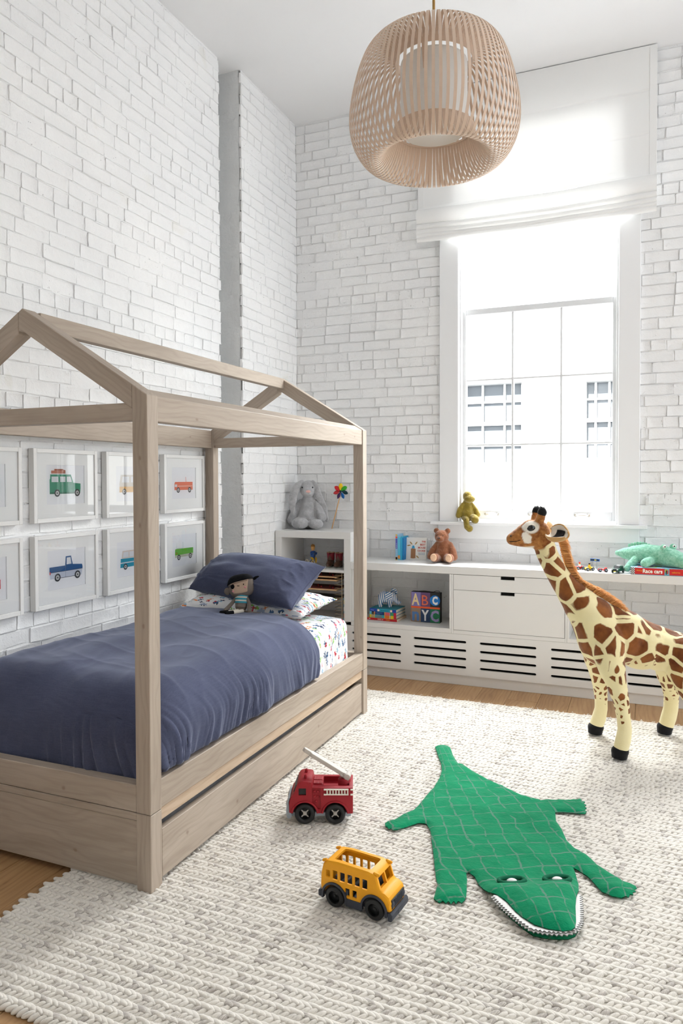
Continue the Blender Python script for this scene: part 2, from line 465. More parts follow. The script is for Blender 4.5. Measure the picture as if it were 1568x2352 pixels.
def brick_wall(parent, u0, u1, holes, place, seed, z0=0.0, limit=300, vis=None, ends=0.0):
    """place(u, z) -> (location, rotation about z); rest of the bricks go to one joined part"""
    rr = random.Random(seed); todo = []
    nc = int((H-z0)/CH)+1
    for c in range(nc):
        zc = z0+c*CH+CH/2
        if zc+CH/2 > H+.01: break
        hdr = (c % 7 == 3)
        L = .094 if hdr else BL
        u = u0-rr.uniform(0, L)+(.0 if hdr else (c % 2)*.1)-.2
        while u < u1:
            a, b = u, u+L; u += L+JT
            segs = [(max(a, u0+rr.uniform(-ends, ends)), min(b, u1+rr.uniform(-ends, ends)))]
            for (ha, hb, hz0, hz1) in holes:
                if zc > hz0-.02 and zc < hz1+.02:
                    ns = []
                    for p, q in segs:
                        if q <= ha or p >= hb: ns.append((p, q)); continue
                        if p < ha: ns.append((p, ha))
                        if q > hb: ns.append((hb, q))
                    segs = ns
            for p, q in segs:
                if q-p < .022: continue
                w = q-p
                w = round(w/.02)*.02 if abs(w-L) > .002 else L
                loc, rz = place((p+q)/2, zc)
                px = project(loc)
                on = px[2] > .2 and -60 < px[0] < 1628 and -60 < px[1] < 2412
                todo.append(((w/px[2]) if on else 0, loc, rz, w, hdr, on))
    todo.sort(key=lambda t: -t[0])
    rest = MB(); cnt = 0
    for sz, loc, rz, w, hdr, on in todo:
        me = bmesh_for(w, hdr, rr.randrange(6))
        jit = rr.gauss(0, .0015); tilt = rr.gauss(0, .005)
        M = Matrix.Translation(Vector(loc)) @ Matrix.Rotation(rz, 4, 'Z') @ Matrix.Translation((0, jit, rr.gauss(0, .0012))) @ Matrix.Rotation(tilt, 4, 'Y') @ Matrix.Rotation(rr.gauss(0, .010), 4, 'X') @ Matrix.Diagonal((rr.choice((1,)), 1, rr.uniform(.96, 1.03), 1))
        if cnt < limit and on and (vis is None or vis(loc)):
            o = bpy.data.objects.new('brick', me); COL.objects.link(o); o.parent = parent; o.matrix_local = M; cnt += 1
        else:
            co = verts_of(me); A = np.array(M)
            co = co@A[:3, :3].T+A[:3, 3]
            rest.add(co, [tuple(p.vertices) for p in me.polygons], 0, True)
    if rest.v: tag(rest.build('remaining_bricks', M_BRICK, parent), kind='stuff')

def mortar(mb, u0, u1, z0, z1, holes, pos, step=.02):
    nu = int((u1-u0)/step)+1; nz = int((z1-z0)/step)+1
    us = np.linspace(u0, u1, nu); zs = np.linspace(z0, z1, nz)
    V = []; F = []
    for z in zs:
        for u in us:
            p = (u, z, 0)
            d = .0026+.0046*ntx(p, 4.5, 3.3)+.0026*ntx(p, 33, 8.1)
            V.append(pos(u, z, max(-.0006, d)))
    for j in range(nz-1):
        for i in range(nu-1):
            uc = (us[i]+us[i+1])/2; zc = (zs[j]+zs[j+1])/2
            if any(a < uc < b and c < zc < d for a, b, c, d in holes): continue
            F.append((j*nu+i, j*nu+i+1, (j+1)*nu+i+1, (j+1)*nu+i))
    mb.add(V, F, 0, True)

mb = MB(); mb.box((-3.2, -1.5, 0), (2.6, -1.38, H)); tag(mb.build('unseen_wall_rear', flat((.82, .82, .81), .8)), kind='structure')  # unseen wall, added to cut the fill light from behind
mb = MB(); mb.box((2.48, -1.5, 0), (2.6, 1.3, H)); tag(mb.build('unseen_wall_right', flat((.82, .82, .81), .8)), kind='structure')  # unseen part wall, added to keep side light off the front faces
wl = struct('wall_left')
brick_wall(wl, .8, SLOT0-.004, [], lambda u, z: ((WX, u, z), math.pi/2), 11, ends=.006)
mb = MB(); mortar(mb, .6, SLOT0-.012, 0, H, [], lambda u, z, d: (WX-d, u, z)); mb.build('mortar', M_MORTAR, wl)
mb = MB(); mb.box((WX-.3, -1.5, 0), (WX-.016, SLOT0-.012, H+.05)); mb.build('wall_core', M_PLASTER, wl)

wp = struct('wall_pier')
brick_wall(wp, SLOT1+.004, BWY, [], lambda u, z: ((PX, u, z), math.pi/2), 12, ends=.004)
mb = MB(); mortar(mb, SLOT1+.006, BWY+.05, 0, H, [], lambda u, z, d: (PX-d, u, z)); mb.build('mortar', M_MORTAR, wp)
mb = MB(); mb.box((PX-.5, SLOT1+.01, 0), (PX-.016, BWY+.3, H+.05))
def slotface(u, v):
    xx = PX-.014-.3*(1-u)+(.0 if u < 1 else .006*ntx((0, 0, v*60), 1)); zz = v*H
    return (xx, SLOT1+.006*ntx((xx, 0, zz), 5)+.002*ntx((xx, 0, zz), 30), zz)
mb2 = MB(); mb2.grid(16, 260, slotface); mb2.build('return_face', M_PLASTER, wp)
mb.box((WX-.32, SLOT0-.3, 0), (WX-.2, SLOT1+.1, H+.05)); mb.build('wall_core', M_PLASTER, wp)

wb = struct('wall_back')
OPX0, OPX1, OPZ0, OPZ1 = -1.272, -.158, 1.075, 3.98
hole = [(-1.398, -.038, 1.06, H), (-1.42, -.036, .975, 1.08)]
brick_wall(wb, PX, .75, hole, lambda u, z: ((u, BWY, z), 0.0), 13, ends=.0)
mb = MB(); mortar(mb, PX-.05, 1.0, 0, H, [(OPX0, OPX1, OPZ0, OPZ1)], lambda u, z, d: (u, BWY+d, z), .02); mb.build('mortar', M_MORTAR, wb)
mb = MB()
mb.box((PX-.5, BWY+.013, 0), (OPX0, BWY+.3, H+.05)); mb.box((OPX1, BWY+.013, 0), (2.6, BWY+.3, H+.05))
mb.box((OPX0, BWY+.013, 0), (OPX1, BWY+.3, OPZ0)); mb.box((OPX0, BWY+.013, OPZ1), (OPX1, BWY+.3, H+.05))
mb.build('wall_core', M_PLASTER, wb)

# ------------------------------------------------------------------ window
def mk_glass(name, tint=(1, 1, 1), rough=0.0, refl=1.0):
    m_, nt, b = nmat(name); k = NT(nt); nt.nodes.remove(b)
    out = nt.nodes['Material Output']
    tr = k.n('BsdfTransparent'); tr.inputs[0].default_value = C4(tint)
    gl = k.n('BsdfGlossy'); gl.inputs['Roughness'].default_value = rough
    fr = k.n('Fresnel'); fr.inputs[0].default_value = 1.5
    ms = k.n('MixShader'); k.set(ms, 0, k.math('MULTIPLY', fr.outputs[0], refl)); nt.links.new(tr.outputs[0], ms.inputs[1]); nt.links.new(gl.outputs[0], ms.inputs[2])
    nt.links.new(ms.outputs[0], out.inputs[0])
    return m_
M_GLASS = mk_glass('window_glass', (.97, .985, .98))
M_PICGLASS = mk_glass('picture_glass', (.99, .99, .99), .0, 1.0)
M_SASH_SHADED = pm('shaded_sash_white', (.74, .75, .76), .35, spec=.45)  # trim white darkened, backlit shade of the sashes put into the colour
M_NICKEL = pm('satin_nickel', (.62, .58, .52), .25, 1.0)
win = struct('window_1')
def part(name, lo, hi, m_, parent, bev=.002):
    mb = MB(); mb.box(lo, hi, bev); return mb.build(name, m_, parent)
part('casing_board', (-1.400, BWY-.026, 1.096), (-1.2605, BWY+.02, 4.02), M_TRIM, win, .003)
part('casing_board', (-.1715, BWY-.026, 1.096), (-.036, BWY+.02, 4.02), M_TRIM, win, .003)
part('casing_board', (-1.42, BWY-.03, 4.02), (-.016, BWY+.02, 4.16), M_TRIM, win, .003)
part('sill', (-1.462, BWY-.062, 1.072), (.012, BWY+.075, 1.096), M_TRIM, win, .003)
part('apron', (-1.412, BWY-.024, .972), (-.036, BWY+.02, 1.072), M_TRIM, win, .003)
JY0, JY1 = BWY-.004, BWY+.26
part('jamb', (OPX0-.01, JY0, OPZ0), (-1.257, JY1, OPZ1), M_TRIM, win, .002)
part('jamb', (-.175, JY0, OPZ0), (OPX1+.01, JY1, OPZ1), M_TRIM, win, .002)
part('jamb', (OPX0, JY0+.002, 3.96), (OPX1, JY1, 3.985), M_TRIM, win, .002)
part('stop_bead', (-1.257, BWY+.012, 1.096), (-1.243, BWY+.05, 3.96), M_TRIM, win, .003)
part('stop_bead', (-.189, BWY+.012, 1.096), (-.175, BWY+.05, 3.96), M_TRIM, win, .003)
part('outer_sill', (OPX0, BWY+.075, 1.03), (OPX1, BWY+.34, 1.092), M_TRIM, win, .003)
def sash(name, x0, x1, z0, z1, y, stile, top, bot, cols, rows, parent):
    t = bpy.data.objects.new(name, None); COL.objects.link(t); t.parent = parent
    d = .042
    def q(nm, lo, hi, m_=M_SASH_SHADED, bev=.004): return part(nm, lo, hi, m_, t, bev)
    q('stile', (x0, y, z0), (x0+stile, y+d, z1)); q('stile', (x1-stile, y, z0), (x1, y+d, z1))
    q('rail', (x0+stile, y+.001, z1-top), (x1-stile, y+d-.001, z1)); q('rail', (x0+stile, y+.001, z0), (x1-stile, y+d-.001, z0+bot))
    gx0, gx1, gz0, gz1 = x0+stile, x1-stile, z0+bot, z1-top
    mw = .019
    for i in range(1, cols):
        xx = gx0+(gx1-gx0)*i/cols; q('muntin', (xx-mw/2, y+.006, gz0), (xx+mw/2, y+d-.006, gz1), bev=.005)
    for j in range(1, rows):
        zz = gz0+(gz1-gz0)*j/rows; q('muntin', (gx0, y+.007, zz-mw/2), (gx1, y+d-.007, zz+mw/2), bev=.005)
    for i in range(cols):
        for j in range(rows):
            a, b = gx0+(gx1-gx0)*i/cols, gx0+(gx1-gx0)*(i+1)/cols
            c, e = gz0+(gz1-gz0)*j/rows, gz0+(gz1-gz0)*(j+1)/rows
            mb = MB(); mb.add([(a, y+d/2, c), (b, y+d/2, c), (b, y+d/2, e), (a, y+d/2, e)], [(0, 1, 2, 3)]); mb.build('pane', M_GLASS, t)
    return t
ls = sash('lower_sash', -1.256, -.176, 1.112, 2.648, BWY+.05, .036, .045, .068, 3, 3, win)
us = sash('upper_sash', -1.256, -.176, 2.61, 3.955, BWY+.1, .036, .045, .045, 3, 3, win)
for x in (-1.03, -.72, -.405):
    mb = MB(); y = BWY+.05
    mb.tube([(x-.043, y+.001, 1.152), (x-.041, y-.012, 1.152), (x-.028, y-.021, 1.151), (x, y-.024, 1.151), (x+.028, y-.021, 1.151), (x+.041, y-.012, 1.152), (x+.043, y+.001, 1.152)], .0055, 10)
    mb.lathe([(.011, 0), (.011, .003), (.007, .005)], 14, (x-.043, y, 1.152), (0, -1, 0)); mb.lathe([(.011, 0), (.011, .003), (.007, .005)], 14, (x+.043, y, 1.152), (0, -1, 0))
    mb.build('lift_handle', M_NICKEL, ls)

# neighbouring house seen through the panes
M_FACADE = pm('pale_stucco', (.88, .88, .87), .85, spec=.1, var=.03, vs_=2)
M_FRM = pm('facade_window_paint', (.5, .5, .5), .6)
M_FGL = pm('facade_glass', (.14, .155, .172), .3, spec=.3)
ext = thing('neighbour_house', 'pale rendered house across the street seen through the window panes', 'building', (0, 11.6, -3))
mb = MB()
EY = 0.0
def ex(u, v):
    p = on_plane(u, v, 1, 11.6); return p[0], p[2]+3
wins = [((1071, 876), (1208, 1072)), ((1336, 868), (1430, 1062))]
rects = []
for (a, b), (c, d) in wins:
    x0, z1 = ex(a, b); x1, z0 = ex(c, d); rects.append((x0, x1, z0, z1))
rects[0] = (rects[0][0]-.1, rects[0][1], rects[0][2], rects[0][3])
xs = sorted({-14.0, 12.0}|{r[0] for r in rects}|{r[1] for r in rects}); zs = sorted({0.0, 10.5}|{r[2] for r in rects}|{r[3] for r in rects})
for i in range(len(xs)-1):
    for j in range(len(zs)-1):
        cx, cz = (xs[i]+xs[i+1])/2, (zs[j]+zs[j+1])/2
        if any(r[0] < cx < r[1] and r[2] < cz < r[3] for r in rects): continue
        mb.box((xs[i], 0, zs[j]), (xs[i+1], .3, zs[j+1]))
mb.build('facade', M_FACADE, ext)
for r in rects:
    w = bpy.data.objects.new('facade_window', None); COL.objects.link(w); w.parent = ext
    x0, x1, z0, z1 = r; fw = .07
    mb = MB()
    mb.box((x0, -.05, z0), (x0+fw, .12, z1)); mb.box((x1-fw, -.05, z0), (x1, .12, z1)); mb.box((x0-.06, -.09, z1-fw), (x1+.06, .12, z1)); mb.box((x0-.05, -.1, z0), (x1+.05, .12, z0+fw))
    mb.box((x0+fw, .02, (z0+z1)/2-.03), (x1-fw, .098, (z0+z1)/2+.03))
    n = 3
    for i in range(1, n): xx = x0+(x1-x0)*i/n; mb.box((xx-.018, .06, z0), (xx+.018, .1, z1))
    for f_ in (.25, .75): zz = z0+(z1-z0)*f_; mb.box((x0, .063, zz-.016), (x1, .1, zz+.016))
    mb.build('window_frame', M_FRM, w)
    mb = MB(); mb.box((x0, .11, z0), (x1, .13, z1)); mb.build('pane', M_FGL, w)
# ------------------------------------------------------------------ roman shade
def mk_linen():
    m_, nt, b = nmat('white_linen_shade'); k = NT(nt); out = nt.nodes['Material Output']; o = k.obj()
    wv = k.noise(k.mul(o, (900, 900, 40)), 1, 2); wh = k.noise(k.mul(o, (40, 40, 900)), 1, 2)
    h = k.math('ADD', wv, wh)
    b.inputs['Base Color'].default_value = (.87, .87, .86, 1); b.inputs['Roughness'].default_value = .9; b.inputs['Specular IOR Level'].default_value = .05
    nt.links.new(k.bump(h, .15, .002), b.inputs['Normal'])
    tl = k.n('BsdfTranslucent'); tl.inputs[0].default_value = (.86, .86, .84, 1)
    ms = k.n('MixShader'); ms.inputs[0].default_value = .035
    nt.links.new(b.outputs[0], ms.inputs[1]); nt.links.new(tl.outputs[0], ms.inputs[2]); nt.links.new(ms.outputs[0], out.inputs[0])
    return m_
M_LINEN = mk_linen()
sh = thing('roman_shade', 'white linen roman shade half raised in soft folds above the window', 'blind', (-.745, 5.17, 3.15))
SX0, SX1 = -.805, .80
def sheet_panel(u, v):
    # panel from the head rail down to the first fold, with two stitched seams
    z = 1.062-(1.062-.215)*v; x = SX0+(SX1-SX0)*u
    seam = -.004*math.exp(-((v-.335)/.006)**2)-.004*math.exp(-((v-.665)/.006)**2)
    y = .0+.006*math.sin(v*math.pi)*math.sin(u*math.pi)-seam+.002*ntx((x*2, 0, z*2), 1.5)
    if v > .97: y -= .01*(v-.97)/.03
    return (x, y, z)
mb = MB(); mb.grid(50, 160, sheet_panel); mb.build('panel', M_LINEN, sh)
def roll(z_top, z_bot, depth, nm, sag):
    def fn(u, v):
        x = SX0+(SX1-SX0)*u; a = v*math.pi
        sg = sag*math.sin(u*math.pi)
        zc = (z_top+z_bot)/2; hz = (z_top-z_bot)/2
        y = -.012-depth*math.sin(a)**.8-.004*ntx((x*3, z_top*9, 0), 1)
        return (x, y, zc+hz*math.cos(a)-sg-.004*ntx((x*2.5, z_top*5, 4), 1))
    mb = MB(); mb.grid(50, 14, fn); mb.build(nm, M_LINEN, sh)
roll(.222, .105, .045, 'fold', .012)
roll(.118, .066, .034, 'fold', .014)
roll(.082, .034, .030, 'fold', .015)
roll(.052, .012, .027, 'fold', .016)
roll(.03, -.012, .024, 'fold', .016)
for xx in (SX0, SX1-.045):
    mb = MB(); mb.box((xx, -.0022, .215), (xx+.045, .0105, 1.055), .001); mb.build('side_hem', M_LINEN, sh)
mb = MB(); mb.box((SX0, .006, 1.03), (SX1, .05, 1.066), .002); mb.build('head_rail', M_TRIM, sh)

# ------------------------------------------------------------------ pendant lamp
M_VENEER = pm('blush_veneer', lin(218, 194, 173), .5, spec=.3, var=.05, vs_=30)
M_OPAL = pm('opal_diffuser', (.84, .83, .80), .45, spec=.3)
M_BRASS = pm('aged_brass', lin(176, 140, 84), .3, 1.0)
PC = np.array([-.765, 2.765, 0]); PZ = .03
lamp = thing('pendant_lamp', 'blush slatted veneer pendant lamp hanging on a brass rod', 'lamp', (PC[0], PC[1], 2.61+PZ))
prof = [(.150, 3.000), (.154, 3.030), (.174, 3.049), (.205, 3.056), (.238, 3.045), (.268, 3.012), (.290, 2.962), (.307, 2.905), (.320, 2.846), (.327, 2.790), (.326, 2.742), (.316, 2.695), (.295, 2.652), (.268, 2.622), (.238, 2.612), (.210, 2.622), (.188, 2.648), (.170, 2.685), (.158, 2.722), (.1555, 2.738)]
def catmull(pts, k):
    P = [np.array(p, float) for p in pts]; P = [2*P[0]-P[1]]+P+[2*P[-1]-P[-2]]; out = []
    for i in range(1, len(P)-2):
        for t in np.linspace(0, 1, k, endpoint=False):
            a, b, c, d = P[i-1:i+3]
            out.append(.5*((2*b)+(-a+c)*t+(2*a-5*b+4*c-d)*t*t+(-a+3*b-3*c+d)*t**3))
    out.append(P[-2]); return out
pf = catmull(prof, 3)
mb = MB(); V = []; F = []; hw = .0056; th = .0016
for i, (r, z) in enumerate(pf):
    q0 = pf[max(0, i-1)]; q1 = pf[min(len(pf)-1, i+1)]; d = np.array(q1)-np.array(q0); d /= np.linalg.norm(d); nr = np.array((d[1], -d[0]))
    for sy, sn in ((-1, -1), (1, -1), (1, 1), (-1, 1)):
        V.append((r+nr[0]*th*sn/2, hw*sy, z-2.61+nr[1]*th*sn/2))
n = len(pf)
for i in range(n-1):
    for k_ in range(4):
        F.append((i*4+k_, i*4+(k_+1) % 4, (i+1)*4+(k_+1) % 4, (i+1)*4+k_))
F += [(3, 2, 1, 0), ((n-1)*4, (n-1)*4+1, (n-1)*4+2, (n-1)*4+3)]
mb.add(V, F); slat_me = mb.mesh('slat'); slat_me.materials.append(M_VENEER)
NS = 80
for i in range(NS):
    o = bpy.data.objects.new('slat', slat_me); COL.objects.link(o); o.parent = lamp; o.rotation_euler = (0, 0, 2*math.pi*(i+.37)/NS)
def ring(nm, r, z, w, h, m_):
    mb = MB(); mb.lathe([(r-w, z-h), (r, z-h), (r, z+h), (r-w, z+h), (r-w, z-h)], 96, caps=False, smooth=False); return mb.build(nm, m_, lamp)
ring('upper_ring', .1515, 3.0-2.61, .004, .010, M_VENEER)
ring('lower_ring', .1545, 2.738-2.61, .003, .004, M_VENEER)
mb = MB(); mb.lathe([(.0, .115), (.12, .115), (.1285, .122), (.129, .13), (.129, .372), (.127, .379), (.12, .38), (0, .38)], 72); mb.build('diffuser', M_OPAL, lamp)
for k_ in range(3):
    a = k_*2*math.pi/3+.55; mb = MB(); d = np.array((math.cos(a), math.sin(a), 0)); t = np.array((-d[1], d[0], 0))
    p0 = d*.128+np.array((0, 0, .30)); p1 = d*.152+np.array((0, 0, .375)); ax = (p1-p0)/np.linalg.norm(p1-p0)
    mb.obox((p0+p1)/2, (ax, t, np.cross(ax, t)), (.045, .008, .0015), .0005); mb.build('bracket', M_VENEER, lamp)
mb = MB(); mb.cyl((0, 0, .375), (0, 0, H-2.64-.02), .0055, n=14); mb.lathe([(.009, .372), (.009, .405), (.006, .41)], 16); mb.build('rod', M_BRASS, lamp)
mb = MB(); mb.lathe([(.0, H-2.64), (.06, H-2.64), (.06, H-2.662), (.05, H-2.666), (.008, H-2.667)], 32); mb.build('ceiling_canopy', M_BRASS, lamp)

# ------------------------------------------------------------------ house bed
BX1, BX0, BY0, BY1 = -1.530, -2.620, 1.980, 4.040
BP = .061; HP = 1.698
bed = thing('house_bed', 'washed grey wooden house-shaped bed frame with open pitched roof', 'bed', (0, 0, 0))
cxr = (BX0+BX1)/2; RZ = 2.034
def tim(nm, p0, p1, up, w, h, m_=M_BEDWOOD, bev=.0022):
    mb = MB(); beam(mb, p0, p1, up, w, h, bev); return mb.build(nm, m_, bed)
slope = (RZ-HP)/((BX1-BX0)/2)
for x in (BX0+BP/2, BX1-BP/2):
    for y in (BY0+BP/2, BY1-BP/2):
        zb = .010 if x > -2 else .0
        tim('post', (x, y, zb), (x, y, .2795), (0, 1, 0), BP, BP)
        # upper post, its head cut to the roof pitch
        mb = MB(); b0 = len(mb.v)
        sgn = 1 if x > -2 else -1
        zi = HP+slope*BP; zo = HP
        xo, xi = x+sgn*BP/2, x-sgn*BP/2
        b = .002
        for (xa, ya, zt) in ((xo, y-BP/2, zo), (xi, y-BP/2, zi), (xi, y+BP/2, zi), (xo, y+BP/2, zo)): pass
        V = [(xo, y-BP/2, .2815), (xi, y-BP/2, .2815), (xi, y+BP/2, .2815), (xo, y+BP/2, .2815), (xo, y-BP/2, zo), (xi, y-BP/2, zi), (xi, y+BP/2, zi), (xo, y+BP/2, zo)]
        F = [(0, 1, 2, 3), (7, 6, 5, 4), (0, 4, 5, 1), (1, 5, 6, 2), (2, 6, 7, 3), (3, 7, 4, 0)]
        if sgn > 0: F = [f[::-1] for f in F]
        mb.add(V, [f[::-1] for f in F]); me = mb.mesh('post'); bm = bmesh.new(); bm.from_mesh(me)
        bmesh.ops.bevel(bm, geom=bm.edges[:], offset=.0022, segments=1, affect='EDGES'); bm.normal_update(); bm.to_mesh(me); bm.free()
        co = verts_of(me); off = np.array([rng.uniform(0, 40) for _ in range(3)])
        put_attr(me, 'gr', np.stack([co[:, 2], co[:, 0]-x+.6*(co[:, 1]-y), co[:, 1]-y], 1)+off)
        link('post', me, M_BEDWOOD, bed)
RT = .070     # rafter depth
for y in (BY0+.001, BY1-BP+.001):
    for sgn in (-1, 1):
        xe = (BX1-BP-.0005) if sgn > 0 else (BX0+BP+.0005)
        # polygon in the XZ plane
        zt_e = RZ-slope*abs(xe-cxr); dz = RT*math.sqrt(1+slope**2)
        xc = cxr+(.0 if sgn > 0 else -.0005)
        xa = cxr-.018 if sgn > 0 else cxr-.0185
        za_top = RZ-slope*abs(xa-cxr)
        if sgn > 0:
            poly = [(cxr, RZ), (xe, zt_e), (xe, zt_e-dz), (cxr, RZ-dz), (xa, RZ-dz+slope*.0), (xa, za_top)]
        else:
            poly = [(xa, za_top), (xa, RZ-dz-slope*.018), (xe, zt_e-dz), (xe, zt_e)]
        mb = MB(); mb.prism(poly, 0, BP-.002, (0, y, 0), (1, 0, 0), (0, 0, 1), (0, 1, 0))
        me = mb.mesh('rafter'); bm = bmesh.new(); bm.from_mesh(me); bmesh.ops.recalc_face_normals(bm, faces=bm.faces[:])
        bmesh.ops.bevel(bm, geom=bm.edges[:], offset=.002, segments=1, affect='EDGES'); bm.to_mesh(me); bm.free()
        co = verts_of(me); d = np.array((sgn, 0, -slope)); d /= np.linalg.norm(d); up = np.array((slope*sgn, 0, 1)); up /= np.linalg.norm(up)
        off = np.array([rng.uniform(0, 40) for _ in range(3)])
        q = co-np.array((cxr, y, RZ)); put_attr(me, 'gr', np.stack([q@d, q@up+.6*q[:, 1], q[:, 1]], 1)+off)
        link('rafter', me, M_BEDWOOD, bed)
tim('ridge_beam', (cxr+.006, BY0+BP, RZ-.038), (cxr+.006, BY1-BP, RZ-.038), (0, 0, 1), .042, .062)
for y in (BY0+BP/2, BY1-BP/2):
    tim('cross_beam', (BX0+BP, y, 1.644), (BX1-BP, y, 1.644), (0, 0, 1), BP-.008, .060)
# side eaves rails, top edge cut to the roof slope
for sgn, xo in ((1, BX1-.005), (-1, BX0+.005)):
    w = .046; zt = 1.700 if sgn > 0 else 1.70
    poly = [(0, 1.612), (0, zt-.003), (-w*sgn, zt-.003+slope*w), (-w*sgn, 1.612)]
    mb = MB(); mb.prism(poly, BY0+BP+.0004, BY1-BP-.0004, (xo, 0, 0), (1, 0, 0), (0, 0, 1), (0, 1, 0))
    me = mb.mesh('rail'); bm = bmesh.new(); bm.from_mesh(me); bmesh.ops.recalc_face_normals(bm, faces=bm.faces[:])
    bmesh.ops.bevel(bm, geom=bm.edges[:], offset=.002, segments=1, affect='EDGES'); bm.to_mesh(me); bm.free()
    co = verts_of(me); off = np.array([rng.uniform(0, 40) for _ in range(3)])
    put_attr(me, 'gr', np.stack([co[:, 1], co[:, 2]+.6*co[:, 0], co[:, 0]], 1)+off); link('eaves_rail', me, M_BEDWOOD, bed)
for x, s_ in ((BX1-.004-.021, 1), (BX0+.004+.021, -1)):
    tim('side_rail', (x, BY0+BP, .3325), (x, BY1-BP, .3325), (0, 0, 1), .042, .100)
    tim('lower_side_rail', (x-.004*s_, BY0+BP, .2565), (x-.004*s_, BY1-BP, .2565), (0, 0, 1), .034, .045, M_BEDWOOD2)
for y, nm in ((BY0+.0245, 'foot_rail'), (BY1-.0245, 'head_rail')):
    tim(nm, (BX0+BP, y, .3285), (BX1-BP, y, .3285), (0, 0, 1), .045, .094)
    tim('end_rail', (BX0+BP, y-.002, .266), (BX1-BP, y-.002, .266), (0, 0, 1), .040, .0255)
    tim('end_panel', (BX0+BP, y, .139), (BX1-BP, y, .139), (0, 0, 1), .036, .226)
for i in range(12):
    y = BY0+.14+i*(BY1-BY0-.28)/11
    tim('slat', (BX0+BP+.005, y, .284), (BX1-BP-.005, y, .284), (0, 0, 1), .07, .018, M_BEDWOOD2)

tr = thing('trundle_bed', 'low wooden trundle bed on the rug under the house bed', 'bed', (0, 0, 0))
def timt(nm, p0, p1, up, w, h, m_=M_BEDWOOD):
    mb = MB(); beam(mb, p0, p1, up, w, h, .002); return mb.build(nm, m_, tr)
timt('drawer_front', (BX1-.022, BY0+BP+.012, .119), (BX1-.022, BY1-BP-.008, .119), (0, 0, 1), .026, .170)
timt('drawer_back', (BX0+.1, BY0+BP+.012, .10), (BX0+.1, BY1-BP-.008, .10), (0, 0, 1), .026, .14)
timt('drawer_side', (BX0+.114, BY0+BP+.03, .10), (BX1-.036, BY0+BP+.03, .10), (0, 0, 1), .026, .12)
timt('drawer_side', (BX0+.114, BY1-BP-.03, .10), (BX1-.036, BY1-BP-.03, .10), (0, 0, 1), .026, .12)
timt('drawer_base', ((BX0+BX1)/2+.04, BY0+BP+.045, .045), ((BX0+BX1)/2+.04, BY1-BP-.045, .045), (0, 0, 1), .86, .012)
M_GREYSHEET = pm('dark_grey_sheet', lin(168, 170, 174), .85, spec=.1, var=.25, vs_=12, bump=.8, bs=16, sheen=.2, bdist=.02)
def tmat(u, v):
    a = u*2*math.pi; hx, hz = .425, .080; e = .35
    cx = math.copysign(abs(math.cos(a))**e, math.cos(a)); cz = math.copysign(abs(math.sin(a))**e, math.sin(a))
    y = BY0+BP+.055+(BY1-BY0-2*BP-.11)*v; k = 1-.12*max(0, abs(v-.5)*2-.95)/.05
    p = np.array(((BX0+BX1)/2+.058+hx*cx*k, y, .135+hz*cz*k)); return p+np.array((0, 0, .007*ntx(p, 9)+.004*ntx(p, 25)))
mb = MB(); mb.grid(64, 120, tmat, closed_u=True); 
n0 = 64; mb.add([mb.v[i] for i in range(64)], [tuple(range(64))[::-1]]); mb.add([mb.v[119*64+i] for i in range(64)], [tuple(range(64))])
tag(mb.build('trundle_mattress', M_GREYSHEET), 'thin mattress in a grey sheet inside the trundle drawer', 'mattress')

# ------------------------------------------------------------------ bedding
def mk_navy():
    m_, nt, b = nmat('faded_navy_velvet_linen'); k = NT(nt); o = k.obj()
    big = k.noise(o, 3.2, 4); st = k.noise(k.mul(o, (260, 18, 260)), 1, 3); st2 = k.noise(k.mul(o, (18, 260, 260)), 1, 3)
    f = k.math('ADD', k.math('MULTIPLY', big, .5), k.math('MULTIPLY', k.math('ADD', st, st2), .25))
    col = k.ramp(f, [(.3, C4(lin(62, 66, 87))), (.7, C4(lin(90, 95, 119)))])
    nt.links.new(col, b.inputs['Base Color']); b.inputs['Roughness'].default_value = .85; b.inputs['Specular IOR Level'].default_value = .1
    b.inputs['Sheen Weight'].default_value = .42; b.inputs['Sheen Roughness'].default_value = .35; b.inputs['Sheen Tint'].default_value = (.75, .8, .95, 1)
    nt.links.new(k.bump(k.math('ADD', st, k.math('MULTIPLY', st2, 1)), .12, .002), b.inputs['Normal'])
    return m_
M_NAVY = mk_navy()
